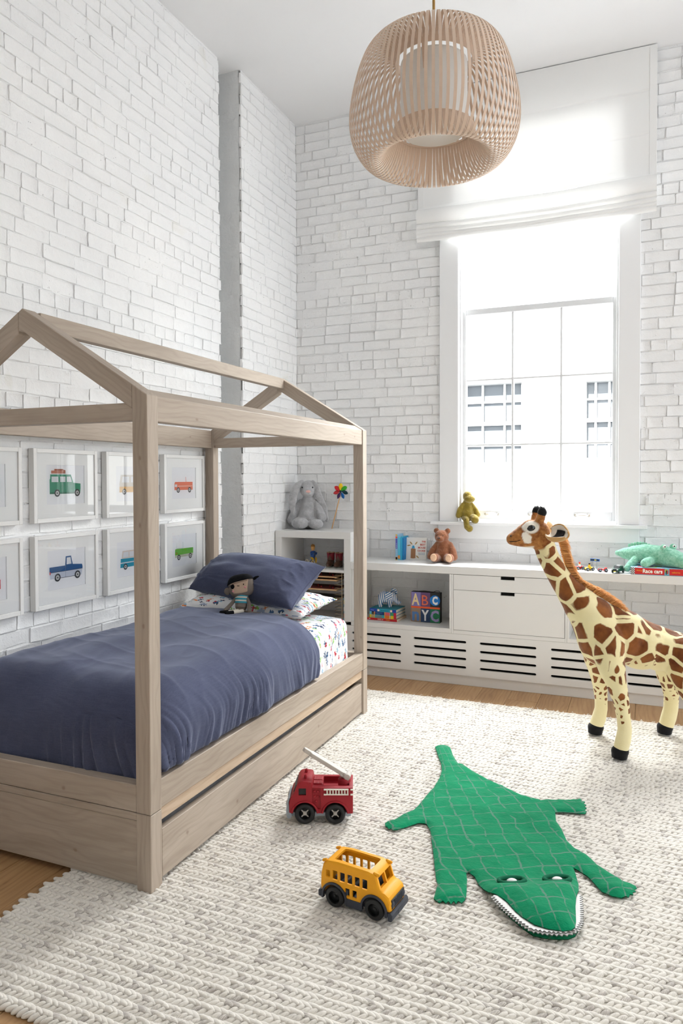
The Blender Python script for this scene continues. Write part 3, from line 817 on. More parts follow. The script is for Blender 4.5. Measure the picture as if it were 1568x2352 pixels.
def mk_print():
    """white cotton printed with small scattered vehicles"""
    m_, nt, b = nmat('vehicle_print_cotton'); k = NT(nt); a = k.attr('uvp')
    col = (.86, .86, .87, 1); cur = None
    pal = [(0, C4(lin(204, 72, 86))), (.17, C4(lin(78, 108, 146))), (.34, C4(lin(146, 190, 216))), (.5, C4(lin(146, 200, 104))), (.64, C4(lin(232, 142, 88))), (.76, C4(lin(76, 84, 110))), (.88, C4(lin(160, 172, 196)))]
    for layer, (sc, thr, offv) in enumerate(((15.0, .0, 0.0), (17.0, .12, 7.7), (14.0, .3, 3.1))):
        vec = k.vadd(a, (offv, offv*.6, 0))
        vo = k.n('TexVoronoi', feature='F1', voronoi_dimensions='2D'); k.set(vo, 'Vector', vec); k.set(vo, 'Scale', sc); k.set(vo, 'Randomness', .85)
        rc = k.sep(vo.outputs['Color'])
        sub = k.n('VectorMath', operation='SUBTRACT'); k.set(sub, 0, k.mul(vec, (sc, sc, 0))); k.set(sub, 1, k.mul(vo.outputs['Position'], (sc, sc, 0)))
        rot = k.n('VectorRotate', rotation_type='Z_AXIS'); k.set(rot, 'Vector', sub.outputs[0]); k.set(rot, 'Angle', k.math('MULTIPLY', k.math('SUBTRACT', rc[1], .5), .9))
        p = k.sep(rot.outputs[0])
        ax = k.math('ABSOLUTE', p[0]); ay = k.math('ABSOLUTE', p[1])
        wob = k.math('MULTIPLY', k.math('SUBTRACT', k.noise(k.mul(a, (130, 130, 1)), 1, 1), .5), .16)
        body = k.math('MULTIPLY', k.math('LESS_THAN', k.math('ADD', ax, wob), k.math('ADD', .20, k.math('MULTIPLY', rc[2], .16))), k.math('LESS_THAN', k.math('ADD', ay, wob), .07))
        cab = k.math('MULTIPLY', k.math('LESS_THAN', k.math('ABSOLUTE', k.math('SUBTRACT', p[0], .06)), .09), k.math('LESS_THAN', k.math('ABSOLUTE', k.math('SUBTRACT', p[1], .1)), .06))
        plane = k.math('MAXIMUM', k.math('MULTIPLY', k.math('LESS_THAN', ax, .30), k.math('LESS_THAN', k.math('ADD', ay, k.math('MULTIPLY', ax, .08)), .045)), k.math('MULTIPLY', k.math('LESS_THAN', k.math('ABSOLUTE', k.math('ADD', p[0], k.math('MULTIPLY', ay, .5))), .055), k.math('LESS_THAN', ay, .15)))
        isp = k.math('GREATER_THAN', rc[0], .84)
        shape = k.math('ADD', k.math('MULTIPLY', k.math('MAXIMUM', body, cab), k.math('SUBTRACT', 1.0, isp)), k.math('MULTIPLY', plane, isp))
        shape = k.math('MULTIPLY', shape, k.math('GREATER_THAN', rc[0], thr))
        pc = k.ramp(rc[2], pal, 'CONSTANT')
        # wheels
        wh = None
        for wx in (-.12, .12):
            dx = k.math('SUBTRACT', p[0], wx); dy = k.math('ADD', p[1], .085)
            r2 = k.math('ADD', k.math('MULTIPLY', dx, dx), k.math('MULTIPLY', dy, dy))
            q = k.math('LESS_THAN', r2, .0019); wh = q if wh is None else k.math('MAXIMUM', wh, q)
        wh = k.math('MULTIPLY', k.math('MULTIPLY', wh, k.math('SUBTRACT', 1.0, isp)), k.math('GREATER_THAN', rc[0], thr+.1))
        col = k.mix(shape, col, pc); col = k.mix(wh, col, C4(lin(52, 56, 66)))
    nt.links.new(col, b.inputs['Base Color']); b.inputs['Roughness'].default_value = .85; b.inputs['Specular IOR Level'].default_value = .1
    nt.links.new(k.bump(k.noise(k.obj(), 30, 3), .15, .006), b.inputs['Normal'])
    return m_
M_PRINT = mk_print()

MX0, MX1 = BX0+.052, BX1-.05      # mattress extents
def msec(s, hw, top, bot, rad):
    """cross-section across the bed: s 0..1 from wall side bottom over the top to the room side bottom -> (x offset, z)"""
    L1 = top-bot-rad; La = rad*math.pi/2; Lt = 2*(hw-rad); T = 2*L1+2*La+Lt; d = s*T
    if d < L1: return -hw, bot+d
    d -= L1
    if d < La: a = d/rad; return -hw+rad-rad*math.cos(a), top-rad+rad*math.sin(a)
    d -= La
    if d < Lt: return -hw+rad+d, top
    d -= Lt
    if d < La: a = d/rad; return hw-rad+rad*math.sin(a), top-rad+rad*math.cos(a)
    d -= La
    return hw, top-rad-d
mcx, mhw = (MX0+MX1)/2, (MX1-MX0)/2
MT = .618
mb = MB(); NU, NV = 90, 150
UV = []
def mfn(u, v):
    y = BY0+.115+(3.905-BY0-.115)*v
    e = max(0, (v-.955)/.045); k = math.sqrt(max(0, 1-e*e)) if e > 0 else 1
    e2 = max(0, (.09-v)/.09); k2 = math.sqrt(max(0, 1-e2*e2)); k2 = k2 if e2 > 0 else 1
    kk = .9+.1*min(k, k2); lowf = .05*smooth01(3.50, 3.40, y)+.20*e2**1.5
    dx, z = msec(u, mhw*kk, .296+(MT-lowf-.296)*(.75+.25*min(k, 1)) if True else 0, .296, min(.07*kk, .05))
    p = np.array((mcx+dx, y, z))
    side = 1 if dx > mhw*.8 else 0
    w = .007*ntx(p, 4, 2)+.004*ntx(p*np.array((1, 3, .6)), 7, 5)+.004*side*math.sin(y*44+3*ntx(p, 3))
    n_ = np.array((dx/mhw if abs(dx) > mhw*.85 else 0, 0, 1 if abs(dx) < mhw*.95 else 0))
    UV.append(((u*1.62), (y), 0))
    return p+n_*w*1.2
mb.grid(NU, NV, mfn)
mb.at['uvp'] = list(UV)
n_ = len(mb.v); mb.add([mb.v[(NV-1)*NU+i] for i in range(NU)], [tuple(range(NU))], 0, True); mb.at['uvp'] += [(q[0], 3.9+q[2]-.6, 0) for q in mb.v[n_:]]
n_ = len(mb.v); mb.add([mb.v[i] for i in range(NU)], [tuple(range(NU))[::-1]], 0, True); mb.at['uvp'] += [(q[0], q[2], 0) for q in mb.v[n_:]]
tag(mb.build('mattress', M_PRINT), 'mattress in a white fitted sheet printed with little vehicles', 'mattress')

def duvet_pt(u, v, off=0.0):
    # u across (wall side to room side), v from the pillow end to the foot
    hw = mhw+.030; top = .668; bot = .318
    s_ = u
    dx, z = msec(s_, hw, top, bot, .185)
    f = dx/hw
    yhead = 3.560-.155*smooth01(.30, .92, f)-.05*smooth01(.66, .40, z)*(f > .8)-.012*math.sin(f*4)
    yfoot = BY0+.072
    # foot end rolls over and drops
    Ltop = yhead-yfoot-.19; La = .19*math.pi/2; Ld = top-.19-bot
    d = v*(Ltop+La+Ld)
    if d < Ltop: y = yhead-d; zf = 1.0; drop = 0
    elif d < Ltop+La: a = (d-Ltop)/.19; y = yfoot+.19-.19*math.sin(a); drop = .19*(1-math.cos(a))
    else: y = yfoot; drop = .19+(d-Ltop-La)
    if drop > 0:
        k = max(0, 1-drop/(top-bot)); z = min(z, bot+(z-bot)*k) if True else z
        f2 = (1-.035*smooth01(0, .2, drop)); dx *= f2
    p = np.array((mcx+dx, y, z))
    tu = smooth01(.60, .36, z)
    # soft undulation on top, pulled folds where it is tucked behind the rails
    und = .015*ntx((p[0]*1.2, p[1]*.8, 0), 2.4, 1.0)+.002*(1-abs(2*ntx((p[0]*4+p[1], p[1]*3, 0), 2.0, 14.0)))**3+.009*ntx((p[0]*3, p[1]*1.1, 0), 2.2, 4.0)
    crease = .004*(1-abs(2*ntx((p[0]*.7, p[1]*2.2+p[0]*.9, 0), 2.3, 9.0)))**4
    q = p[1] if dx > 0 and drop < .12 else p[0]
    warp = q*1.0+.10*ntx((p[0], p[1], p[2]*2), 2.5, 6)+.16*(p[2]-.4)*ntx((q*2, 0, 0), 1.5, 17)
    fo = ntx((warp*9, p[2]*1.3, 0), 1.6, 2.2); fo2 = (1-abs(ntx((warp*8.5, p[2]*.9, 3), 1.6, 7.0)*2))**4
    fo3 = (1-abs(ntx((warp*23, p[2]*1.5, 5), 1.6, 11.0)*2))**3
    fold = tu*(.014*fo+.019*fo2+.006*fo3)+.55*(.012*fo2+.008*fo3)*smooth01(.665, .5, z)*smooth01(.2, .5, .5+ntx((warp*3, 0, 0), 1.2))
    mk = .40+.50*smooth01(.25, .80, .5+ntx((warp*2.6, p[2], 2), 1.3, 21.0)); fold *= mk
    nx = smooth01(.55, 1.0, abs(f))*(1 if dx > 0 else -1)*(1-.8*(drop > .05)); ny = -smooth01(.02, .2, drop); nz = 1-smooth01(.1, .26, max(top-z, drop))
    puff = .018*(1-smooth01(.0, .10, (yhead-p[1])))*-1
    nn = np.array((nx, ny, max(nz, .0))); nl = np.linalg.norm(nn)+1e-9
    if dx < 0: fold *= .3
    return p+nn/nl*(und*(1-tu)*nz+crease*nz+fold+off)+np.array((0, 0, puff*nz))
mb = MB(); mb.grid(200, 330, lambda u, v: duvet_pt(u, v)); 
me = mb.mesh('duvet')
co = verts_of(me); co[:, 0] = np.maximum(co[:, 0], BX0+.012)
lim = BX1-.048; low = co[:, 2] < .40; co[low, 0] = np.minimum(co[low, 0], lim)
lowy = co[:, 2] < .395; co[lowy, 1] = np.maximum(co[lowy, 1], BY0+.0505)
me.vertices.foreach_set('co', co.ravel()); me.update()
me = evaluate(me, [('SOLIDIFY', dict(thickness=.012, offset=-1.0)), ('SMOOTH', dict(factor=.5, iterations=2))])
me.materials.clear(); me.polygons.foreach_set('use_smooth', [True]*len(me.polygons))
tag(link('duvet', me, M_NAVY), 'faded navy duvet tucked into the house bed', 'bedding')

def pillow(name, corners, T, label, m_, seed, uvp=False, flange=.0, n=70):
    FL_, FR_, BR_, BL_ = [np.asarray(c, float) for c in corners]
    nrm = np.cross(FR_-FL_, BL_-FL_); nrm /= np.linalg.norm(nrm)
    mb = MB(); UVs = []
    for side in (1, -1):
        def fn(u, v):
            a, b = 2*u-1, 2*v-1
            # pinched outline: edges pull in between the corners
            pu = a*(1-.055*(1-b*b)**.8); pv = b*(1-.075*(1-a*a)**.8)
            U, V = (pu+1)/2, (pv+1)/2
            p = FL_*(1-U)*(1-V)+FR_*U*(1-V)+BR_*U*V+BL_*(1-U)*V
            e = max(0, (1-abs(a)**2.3))*max(0, (1-abs(b)**2.3)); h = T*e**.48*.5 if side > 0 else T*.36*e**.5
            edge = min(1-abs(a), 1-abs(b))
            q = np.array((a*2.2, b*2.2, seed))
            wr = .008*ntx(q, 1.3, seed)*e+.010*(1-abs(2*ntx(np.array((a*6*(1 if abs(a) > abs(b) else .4), b*6*(.4 if abs(a) > abs(b) else 1), seed)), 1, seed)))**3*smooth01(.5, .05, edge)*smooth01(0, .06, edge)
            UVs.append((U*.75, V*.55, 0))
            return p+nrm*side*(h+wr)+np.array((0, 0, -.02*(1-abs(b))*(1-abs(a))))
        mb.grid(n, n, fn)
        if side < 0:
            k0 = len(mb.f)-(n-1)*(n-1)
            for i in range(k0, len(mb.f)): mb.f[i] = mb.f[i][::-1]
    mb.at['uvp'] = UVs
    r = thing(name, label, 'pillow', tuple((FL_+FR_+BR_+BL_)/4*np.array((1, 1, 0))+np.array((0, 0, min(c[2] for c in (FL_, FR_, BR_, BL_))))))
    lo = np.array(r.location)
    mb.v = [tuple(np.array(p)-lo) for p in mb.v]
    mb.build('cushion', m_, r)
    # seam welt round the edge
    pts = []
    for k in range(4*24):
        s_, t = divmod(k, 24); t = t/24*2-1
        a, b = [(t, -1), (1, t), (-t, 1), (-1, -t)][s_]
        pu = a*(1-.055*(1-b*b)**.8); pv = b*(1-.075*(1-a*a)**.8); U, V = (pu+1)/2, (pv+1)/2
        pts.append(FL_*(1-U)*(1-V)+FR_*U*(1-V)+BR_*U*V+BL_*(1-U)*V-lo)
    mb = MB(); mb.tube(pts, .0032, 6, closed=True); mb.at['uvp'] = [(p[0], p[1], 0) for p in mb.v]; mb.build('seam', m_, r)
    return r
pillow('pillow', [(-2.555, 3.60, .655), (-1.745, 3.60, .650), (-1.690, 3.955, .695), (-2.545, 3.965, .70)], .15, 'flat pillow in vehicle-print cotton lying under the navy pillow', M_PRINT, 3.1)
pillow('pillow', [(-2.585, 3.735, .742), (-1.745, 3.47, .712), (-1.708, 3.83, .902), (-2.49, 3.955, .915)], .30, 'plump faded navy pillow resting on the printed pillow', M_NAVY, 8.4)
# ------------------------------------------------------------------ framed vehicle prints
M_MATB = pm('mat_board', (.97, .97, .96), .9, spec=.1)
M_PAPER = pm('print_paper', (.92, .925, .95), .9, spec=.1)
TYRE, HUBC = fl(58, 60, 64), fl(205, 205, 205)
def wheel2d(cx, cy, r):
    pts = lambda k: [(cx+k*r*math.cos(t), cy+k*r*math.sin(t)) for t in np.linspace(0, 2*math.pi, 20, endpoint=False)]
    return [(pts(1), TYRE), (pts(.6), HUBC), (pts(.22), TYRE)]
W_ = fl(232, 234, 238)
def veh(kind):
    """flat printed vehicle, unit length 1, nose to the right; list of (polygon, material)"""
    L = []
    if kind == 'green_wagon':
        g, gd = fl(58, 150, 118), fl(40, 118, 92)
        L += [([(.0, .10), (.0, .44), (.02, .46), (.02, .56), (.68, .56), (.76, .36), (1., .34), (1., .22), (.98, .1)], g), ([(.0, .1), (.98, .1), (.98, .14), (.0, .14)], gd)]
        L += [([(.06, .38), (.06, .51), (.27, .51), (.27, .38)], W_), ([(.33, .38), (.33, .51), (.50, .51), (.50, .38)], W_), ([(.54, .38), (.54, .51), (.66, .51), (.71, .38)], W_)]
        b1, b2 = fl(196, 120, 92), fl(170, 98, 72)
        L += [([(.05, .58), (.05, .65), (.50, .65), (.50, .58)], b1), ([(.15, .65), (.15, .69), (.42, .69), (.42, .65)], b2), ([(.42, .58), (.42, .68), (.5, .66), (.5, .58)], b2)]
        wh = (.23, .88)
    elif kind == 'blue_pickup':
        c = fl(38, 92, 148)
        L += [([(.0, .25), (.0, .36), (.46, .36), (.48, .56), (.64, .56), (.69, .37), (.98, .34), (1., .27), (.98, .24), (.0, .24)], c), ([(.02, .10), (.0, .24), (.99, .24), (.96, .1)], fl(206, 212, 226)), ([(.0, .235), (.0, .245), (1., .245), (1., .235)], fl(60, 70, 90)), ([(.3, .095), (.3, .105), (.75, .105), (.75, .095)], fl(40, 44, 52)), ([(.465, .1), (.465, .36), (.472, .36), (.472, .1)], fl(120, 130, 150)), ([(.50, .38), (.51, .53), (.62, .53), (.65, .38)], W_), ([(.0, .2), (.0, .26), (.03, .26), (.03, .2)], fl(214, 60, 70))]
        wh = (.23, .83)
    elif kind == 'teal_wagon':
        c = fl(46, 158, 186); t = fl(226, 214, 204)
        L += [([(.0, .1), (.02, .36), (.98, .34), (1., .1)], c), ([(.06, .36), (.10, .58), (.66, .58), (.72, .36)], t), ([(.11, .39), (.14, .54), (.36, .54), (.36, .39)], W_), ([(.40, .39), (.40, .54), (.62, .54), (.66, .39)], W_), ([(.0, .22), (.0, .25), (.99, .25), (1., .22)], W_)]
        wh = (.22, .8)
    elif kind == 'orange_convertible':
        c = fl(236, 130, 98)
        L += [([(.0, .12), (.0, .32), (.03, .38), (1., .38), (1., .12)], c), ([(.2, .23), (.2, .26), (.98, .26), (.98, .23)], fl(248, 200, 180)), ([(.62, .38), (.60, .54), (.62, .54), (.64, .38)], c), ([(.02, .22), (.02, .3), (.14, .3), (.14, .22)], W_)]
        wh = (.2, .82)
    elif kind == 'green_truck':
        c = fl(110, 190, 62)
        L += [([(.0, .12), (.0, .36), (.03, .4), (1., .38), (1., .22), (.98, .12)], c), ([(.08, .40), (.10, .6), (.11, .6), (.10, .42), (.42, .41), (.42, .6), (.44, .6), (.44, .40)], fl(205, 210, 210)), ([(.0, .12), (.0, .2), (1., .2), (.98, .12)], fl(206, 206, 190)), ([(.06, .24), (.06, .28), (.1, .28), (.1, .24)], fl(226, 90, 60))]
        wh = (.2, .83)
    elif kind == 'pale_van':
        c = fl(214, 208, 200)
        L += [([(.0, .1), (.0, .34), (.06, .6), (.94, .6), (1., .34), (1., .1)], c), ([(.1, .38), (.13, .55), (.42, .55), (.42, .38)], W_), ([(.5, .38), (.5, .55), (.86, .55), (.9, .38)], W_), ([(.0, .1), (.0, .26), (1., .26), (1., .1)], fl(228, 178, 92))]
        wh = (.2, .8)
    elif kind == 'aqua_camper':
        c = fl(70, 176, 178)
        L += [([(.0, .1), (.0, .4), (.05, .6), (.9, .6), (1., .36), (1., .1)], c), ([(.1, .4), (.13, .55), (.42, .55), (.42, .4)], W_), ([(.5, .4), (.5, .55), (.84, .55), (.9, .4)], W_)]
        wh = (.2, .8)
    else:
        c = fl(214, 66, 64)
        L += [([(.0, .1), (.02, .36), (.34, .38), (.42, .56), (.66, .56), (.72, .36), (1., .32), (1., .1)], c), ([(.42, .39), (.46, .53), (.62, .53), (.67, .39)], W_)]
        wh = (.2, .82)
    for w in wh: L += wheel2d(w, .12, .088)
    return L
FY = [2.055, 2.546, 3.037, 3.533]; FZ = [1.211, .800]
kinds = [['aqua_camper', 'green_wagon', 'pale_van', 'orange_convertible'], ['red_car', 'blue_pickup', 'teal_wagon', 'green_truck']]
vlabel = {'aqua_camper': 'an aqua camper van', 'green_wagon': 'a green car with luggage on its roof', 'pale_van': 'a pale van', 'orange_convertible': 'an orange open-top car', 'red_car': 'a red car', 'blue_pickup': 'a blue and white pickup truck', 'teal_wagon': 'a teal wagon with cream roof', 'green_truck': 'a lime green open-top truck'}
FRX = WX+.003
for r_ in range(2):
    for c_ in range(4):
        kd = kinds[r_][c_]; w, h = .424, .350
        t = thing('framed_print', 'white square-edged frame holding a print of %s' % vlabel[kd], 'picture', (FRX, FY[c_]+w/2, FZ[r_]), 0, 'framed vehicle prints on the brick wall')
        D = .033; fw = .020
        for nm, lo, hi in (('frame_side', (0, -w/2, 0), (D, -w/2+fw, h)), ('frame_side', (0, w/2-fw, 0), (D, w/2, h)), ('frame_top', (0, -w/2+fw, h-fw), (D, w/2-fw, h)), ('frame_bottom', (0, -w/2+fw, 0), (D, w/2-fw, fw))):
            mb = MB(); mb.box(lo, hi, .0012); mb.build(nm, M_WHITE, t)
        mb = MB(); pw_, ph_ = .252, .190
        y0, y1, z0, z1 = -pw_/2, pw_/2, (h-ph_)/2+.004, (h+ph_)/2+.004
        a = .024
        for lo, hi in (((a-.004, -w/2+fw-.002, fw-.002), (a, y0, h-fw+.002)), ((a-.004, y1, fw-.002), (a, w/2-fw+.002, h-fw+.002)), ((a-.004, y0, fw-.002), (a, y1, z0)), ((a-.004, y0, z1), (a, y1, h-fw+.002))): mb.box(lo, hi)
        mb.build('mat_board', M_MATB, t)
        mb = MB(); mb.box((.004, -w/2+.01, .01), (a-.0045, w/2-.01, h-.01)); pr = mb.build('print', M_PAPER, t)
        polys = veh(kd); Lv = {'orange_convertible': .19, 'green_truck': .19, 'blue_pickup': .222, 'green_wagon': .205}.get(kd, .19)
        ms_ = []; mb = MB()
        for i, (poly, m_) in enumerate(polys):
            if m_ not in ms_: ms_.append(m_)
            pts = [((x-.5)*Lv, (z)*Lv+z0+.030) for x, z in poly]
            ar = sum(pts[k][0]*pts[(k+1) % len(pts)][1]-pts[(k+1) % len(pts)][0]*pts[k][1] for k in range(len(pts)))
            if ar < 0: pts = pts[::-1]
            dx = a-.0044+.00012*(i+1)
            mb.add([(dx, y, z) for y, z in pts], [tuple(range(len(pts)))], ms_.index(m_))
        mb.build('printed_vehicle', ms_, pr)
        mb = MB(); mb.add([(a+.004, -w/2+fw-.002, fw-.002), (a+.004, w/2-fw+.002, fw-.002), (a+.004, w/2-fw+.002, h-fw+.002), (a+.004, -w/2+fw-.002, h-fw+.002)], [(0, 1, 2, 3)])
        mb.build('glass', M_PICGLASS, t)

# ------------------------------------------------------------------ built-in cabinets along the window wall
FYC = 4.841; BKY = BWY-.009
M_REVEAL = M_WHITE
bc = thing('bookcase', 'tall white open bookcase at the corner of the brick walls', 'bookcase', (-2.265, FYC, 0))
def bp_(nm, lo, hi, par, org, m_=M_WHITE, bev=.0015):
    mb = MB(); mb.box(np.array(lo)-np.array(org), np.array(hi)-np.array(org), bev); return mb.build(nm, m_, par)
ob = (-2.265, FYC, 0)
bp_('side_panel', (-2.571, FYC, .376), (-2.520, BKY, .974), bc, ob); bp_('side_panel', (-2.012, FYC, .376), (-1.959, BKY, .974), bc, ob)
bp_('top_panel', (-2.571, FYC, .974), (-1.959, BKY, 1.025), bc, ob)
bp_('shelf', (-2.520, FYC+.002, .727), (-2.012, BKY, .747), bc, ob); bp_('bottom_panel', (-2.520, FYC+.002, .352), (-2.012, BKY, .376), bc, ob)
wt = thing('worktop', 'long white worktop below the window sill', 'worktop', (0, FYC, .76))
ow = (0, FYC, .76)
bp_('top_board', (-1.9585, FYC-.002, .760), (1.0, BKY, .812), wt, ow)
ou = thing('open_cabinet', 'white open cabinet cubby beside the tall bookcase', 'cabinet', (-1.6, FYC, .376)); oo = (-1.6, FYC, .376)
bp_('side_panel', (-1.9585, FYC+.01, .384), (-1.945, BKY, .759), ou, oo); bp_('bottom_panel', (-1.9585, FYC, .352), (-1.2185, BKY, .384), ou, oo); bp_('side_panel', (-1.2325, FYC, .384), (-1.2185, BKY, .759), ou, oo)
du = thing('drawer_cabinet', 'white two-drawer cabinet between two open cubbies', 'cabinet', (-.84, FYC, .352)); od = (-.84, FYC, .352)
bp_('side_panel', (-1.218, FYC, .352), (-1.205, BKY, .759), du, od); bp_('side_panel', (-.473, FYC, .352), (-.4605, BKY, .759), du, od)
bp_('bottom_panel', (-1.205, FYC, .352), (-.473, BKY, .378), du, od); bp_('back_panel', (-1.205, BKY-.02, .378), (-.473, BKY, .759), du, od)
def drawer(z0, z1):
    x0, x1, n0, n1 = -1.2025, -.4755, -.885, -.793
    t = bpy.data.objects.new('drawer', None); COL.objects.link(t); t.parent = du; t.location = (0, 0, 0)
    mb = MB(); o_ = np.array(od)
    nz = z1-.021
    mb.prism([(x0, z0), (x1, z0), (x1, z1), (n1, z1), (n1, nz), (n0, nz), (n0, z1), (x0, z1)], FYC-.001, FYC+.018, -o_, (1, 0, 0), (0, 0, 1), (0, 1, 0))
    me = mb.mesh('drawer_front'); bm = bmesh.new(); bm.from_mesh(me); bmesh.ops.recalc_face_normals(bm, faces=bm.faces[:]); bm.to_mesh(me); bm.free(); link('drawer_front', me, M_WHITE, t)
    mb = MB(); mb.box(np.array((n0-.001, FYC+.0175, nz-.004))-o_, np.array((n1+.001, FYC+.02, z1))-o_); mb.build('notch_dark_sheet', M_DARK, t)  # black sheet, the dark hollow behind the notch put into the colour
    mb = MB(); mb.box(np.array((x0+.01, FYC+.0185, z0+.005))-o_, np.array((x1-.01, FYC+.3, z1-.03))-o_); mb.build('drawer_box', M_WHITE, t)
drawer(.3805, .6525); drawer(.655, .757)
oz = thing('open_cabinet', 'white open cabinet cubby behind the plush giraffe', 'cabinet', (.25, FYC, .376)); oo2 = (.25, FYC, .376)
bp_('bottom_panel', (-.46, FYC, .352), (.98, BKY, .378), oz, oo2); bp_('side_panel', (-.46, FYC, .378), (-.447, BKY, .759), oz, oo2); bp_('side_panel', (.96, FYC, .378), (.98, BKY, .759), oz, oo2)
rc_ = thing('radiator_cover', 'white radiator cover with rows of dark slots along the floor', 'radiator cover', (-.6, FYC, 0)); orr = np.array((-.6, FYC, 0))
# front panel built between the slots: rounded slot ends are real cut-outs
mb = MB(); mb.box((-2.571, FYC, .071), (.98, FYC+.018, .3515)); pan = mb.mesh('pan')
cut = MB(); slots = []
for i in range(-1, 6):
    x0 = -1.4875+.4635*(i-0)
    for z in (.2985, .241, .1835, .126): slots.append((x0, x0+.3715, z))
for x0, x1, z in slots:
    if x1 > .95: continue
    r = .0085; pl_ = []
    for t in np.linspace(-math.pi/2, math.pi/2, 7): pl_.append((x1-r+r*math.cos(t), z+r*math.sin(t)))
    for t in np.linspace(math.pi/2, 3*math.pi/2, 7): pl_.append((x0+r+r*math.cos(t), z+r*math.sin(t)))
    cut.prism(pl_, -.02, .04, (0, FYC, 0), (1, 0, 0), (0, 0, 1), (0, 1, 0))
cm = cut.mesh('cut'); bm = bmesh.new(); bm.from_mesh(cm); bmesh.ops.recalc_face_normals(bm, faces=bm.faces[:]); bm.to_mesh(cm); bm.free()
pan = boolean(pan, [cm]); co = verts_of(pan)-orr; pan.vertices.foreach_set('co', co.ravel()); pan.materials.clear()
link('slotted_panel', pan, M_WHITE, rc_)
bp_('plinth', (-2.571, FYC+.016, 0), (.98, FYC+.034, .071), rc_, orr, M_WHITE)
bp_('dark_backing', (-2.571, FYC+.10, .0), (.98, FYC+.12, .35), rc_, orr, M_DARK)
bp_('end_panel', (-2.575, FYC+.018, 0), (-2.571, BKY, .3515), rc_, orr, M_WHITE)

# small wall bracket right of the window, and the shade's cord cleat
M_PLASTIC = pm('white_plastic', (.8, .8, .79), .4)
cl = thing('cord_cleat', 'small white cord bracket on the brick right of the window', 'bracket', (.012, BWY, 1.23))
mb = MB(); mb.box((-.012, -.007, 0), (.012, 0, .06), .002); mb.build('back_plate', M_PLASTIC, cl)
mb = MB(); mb.box((-.009, -.03, .038), (.009, -.007, .046), .002); mb.box((-.009, -.03, .012), (.009, -.007, .02), .002); mb.box((-.009, -.03, .02), (.009, -.026, .026), .001); mb.build('hook', M_PLASTIC, cl)
# ------------------------------------------------------------------ braided wool rug
def mk_wool():
    m_, nt, b = nmat('ivory_braided_wool'); k = NT(nt); a = k.attr('st'); g = k.gpos()
    s_ = k.sep(a)
    streak = k.noise(k.n('CombineXYZ', ins={0: k.math('MULTIPLY', s_[0], 1.3), 1: k.math('MULTIPLY', s_[1], 6.0), 2: k.math('MULTIPLY', s_[2], 37.0)}).outputs[0], 1.0, 3, .6)
    big = k.noise(k.mul(g, (1.2, 3.5, 1)), 1.6, 3)
    base = k.mix(big, C4(lin(226, 220, 209)), C4(lin(240, 235, 227)))
    # grey-brown fibres twisted into some strands
    th = k.math('SUBTRACT', .745, k.math('MULTIPLY', k.math('GREATER_THAN', s_[2], .90), .20))
    th = k.math('SUBTRACT', th, k.math('MULTIPLY', k.ramp(k.noise(k.mul(g, (2.0, 16, 1)), 1.0, 2), [(.56, (0, 0, 0, 1)), (.7, (1, 1, 1, 1))]), .10))
    f = k.math('MULTIPLY', k.math('SUBTRACT', streak, k.math('SUBTRACT', th, .16)), 7.0)
    f = k.n('Clamp', ins={0: f}).outputs[0]
    col = k.mix(k.math('MULTIPLY', f, .62), base, C4(lin(150, 140, 136)))
    nt.links.new(col, b.inputs['Base Color']); b.inputs['Roughness'].default_value = .95; b.inputs['Specular IOR Level'].default_value = .05
    b.inputs['Sheen Weight'].default_value = .3
    nt.links.new(k.bump(streak, .35, .004), b.inputs['Normal'])
    return m_
M_WOOL = mk_wool()
RX0, RX1, RY0, RY1 = -1.905, .56, 1.402, 4.462
RP = .036; SP = .0205
def braid_row(seed):
    rr = random.Random(seed); mb = MB(); A = []
    n = int((RX1-RX0)/SP)
    for i in range(n):
        for sd in (1, -1):
            x = (i+.5)*SP+(0 if sd > 0 else SP*.5)+rr.gauss(0, .0011)
            th = math.radians((18 if sd > 0 else 42)+rr.gauss(0, 4))*(-sd)
            tl = math.radians((9 if sd > 0 else 16)+rr.gauss(0, 3))
            L, w, h = (.029 if sd > 0 else .019)+rr.gauss(0, .0012), (.0096 if sd > 0 else .0082)+rr.gauss(0, .0006), .0085+rr.gauss(0, .0006)
            d = np.array((math.cos(th)*math.cos(tl), math.sin(th)*math.cos(tl), -math.sin(tl)*1.0))
            # inner end climbs to the ridge of the braid
            d = np.array((math.cos(th), math.sin(th), 0)); up = np.array((0, 0, 1.0))
            inner = -d if (d[1]*sd > 0) else d
            d3 = inner*math.cos(tl)+up*math.sin(tl)
            s2 = np.cross(up, d3); s2 /= np.linalg.norm(s2); u2 = np.cross(d3, s2)
            c = np.array((x, (.0072 if sd > 0 else -.0104)+rr.gauss(0, .0007), (.0125 if sd > 0 else .0102)+rr.gauss(0, .0005)))
            rid = rr.random(); b0 = len(mb.v)
            M = np.stack([s2, u2, d3], 1)
            mb.ell(c, (w, h, L), M, 9, 8)
            q = np.array(mb.v[b0:])-c
            for p in q: A.append((p@d3*60+rid*13, math.atan2(p@u2, p@s2)+(p@d3)*55, rid))
    mb.at['st'] = A
    me = mb.mesh('braid'); me.materials.append(M_WOOL); return me
rug = thing('braided_rug', 'large ivory wool rug in rows of thick braids on the oak floor', 'rug', (RX0, RY0, 0))
rows_ = [braid_row(100+i) for i in range(6)]
nrow = int((RY1-RY0)/RP)
for j in range(nrow):
    o = bpy.data.objects.new('braid', rows_[rng.randrange(6)]); COL.objects.link(o); o.parent = rug
    fl_ = rng.random() < .5
    o.location = (rng.uniform(-.012, .012)+((RX1-RX0-.01) if False else 0), (j+.5)*RP, 0)
    o.scale = (1, 1, rng.uniform(.94, 1.05))
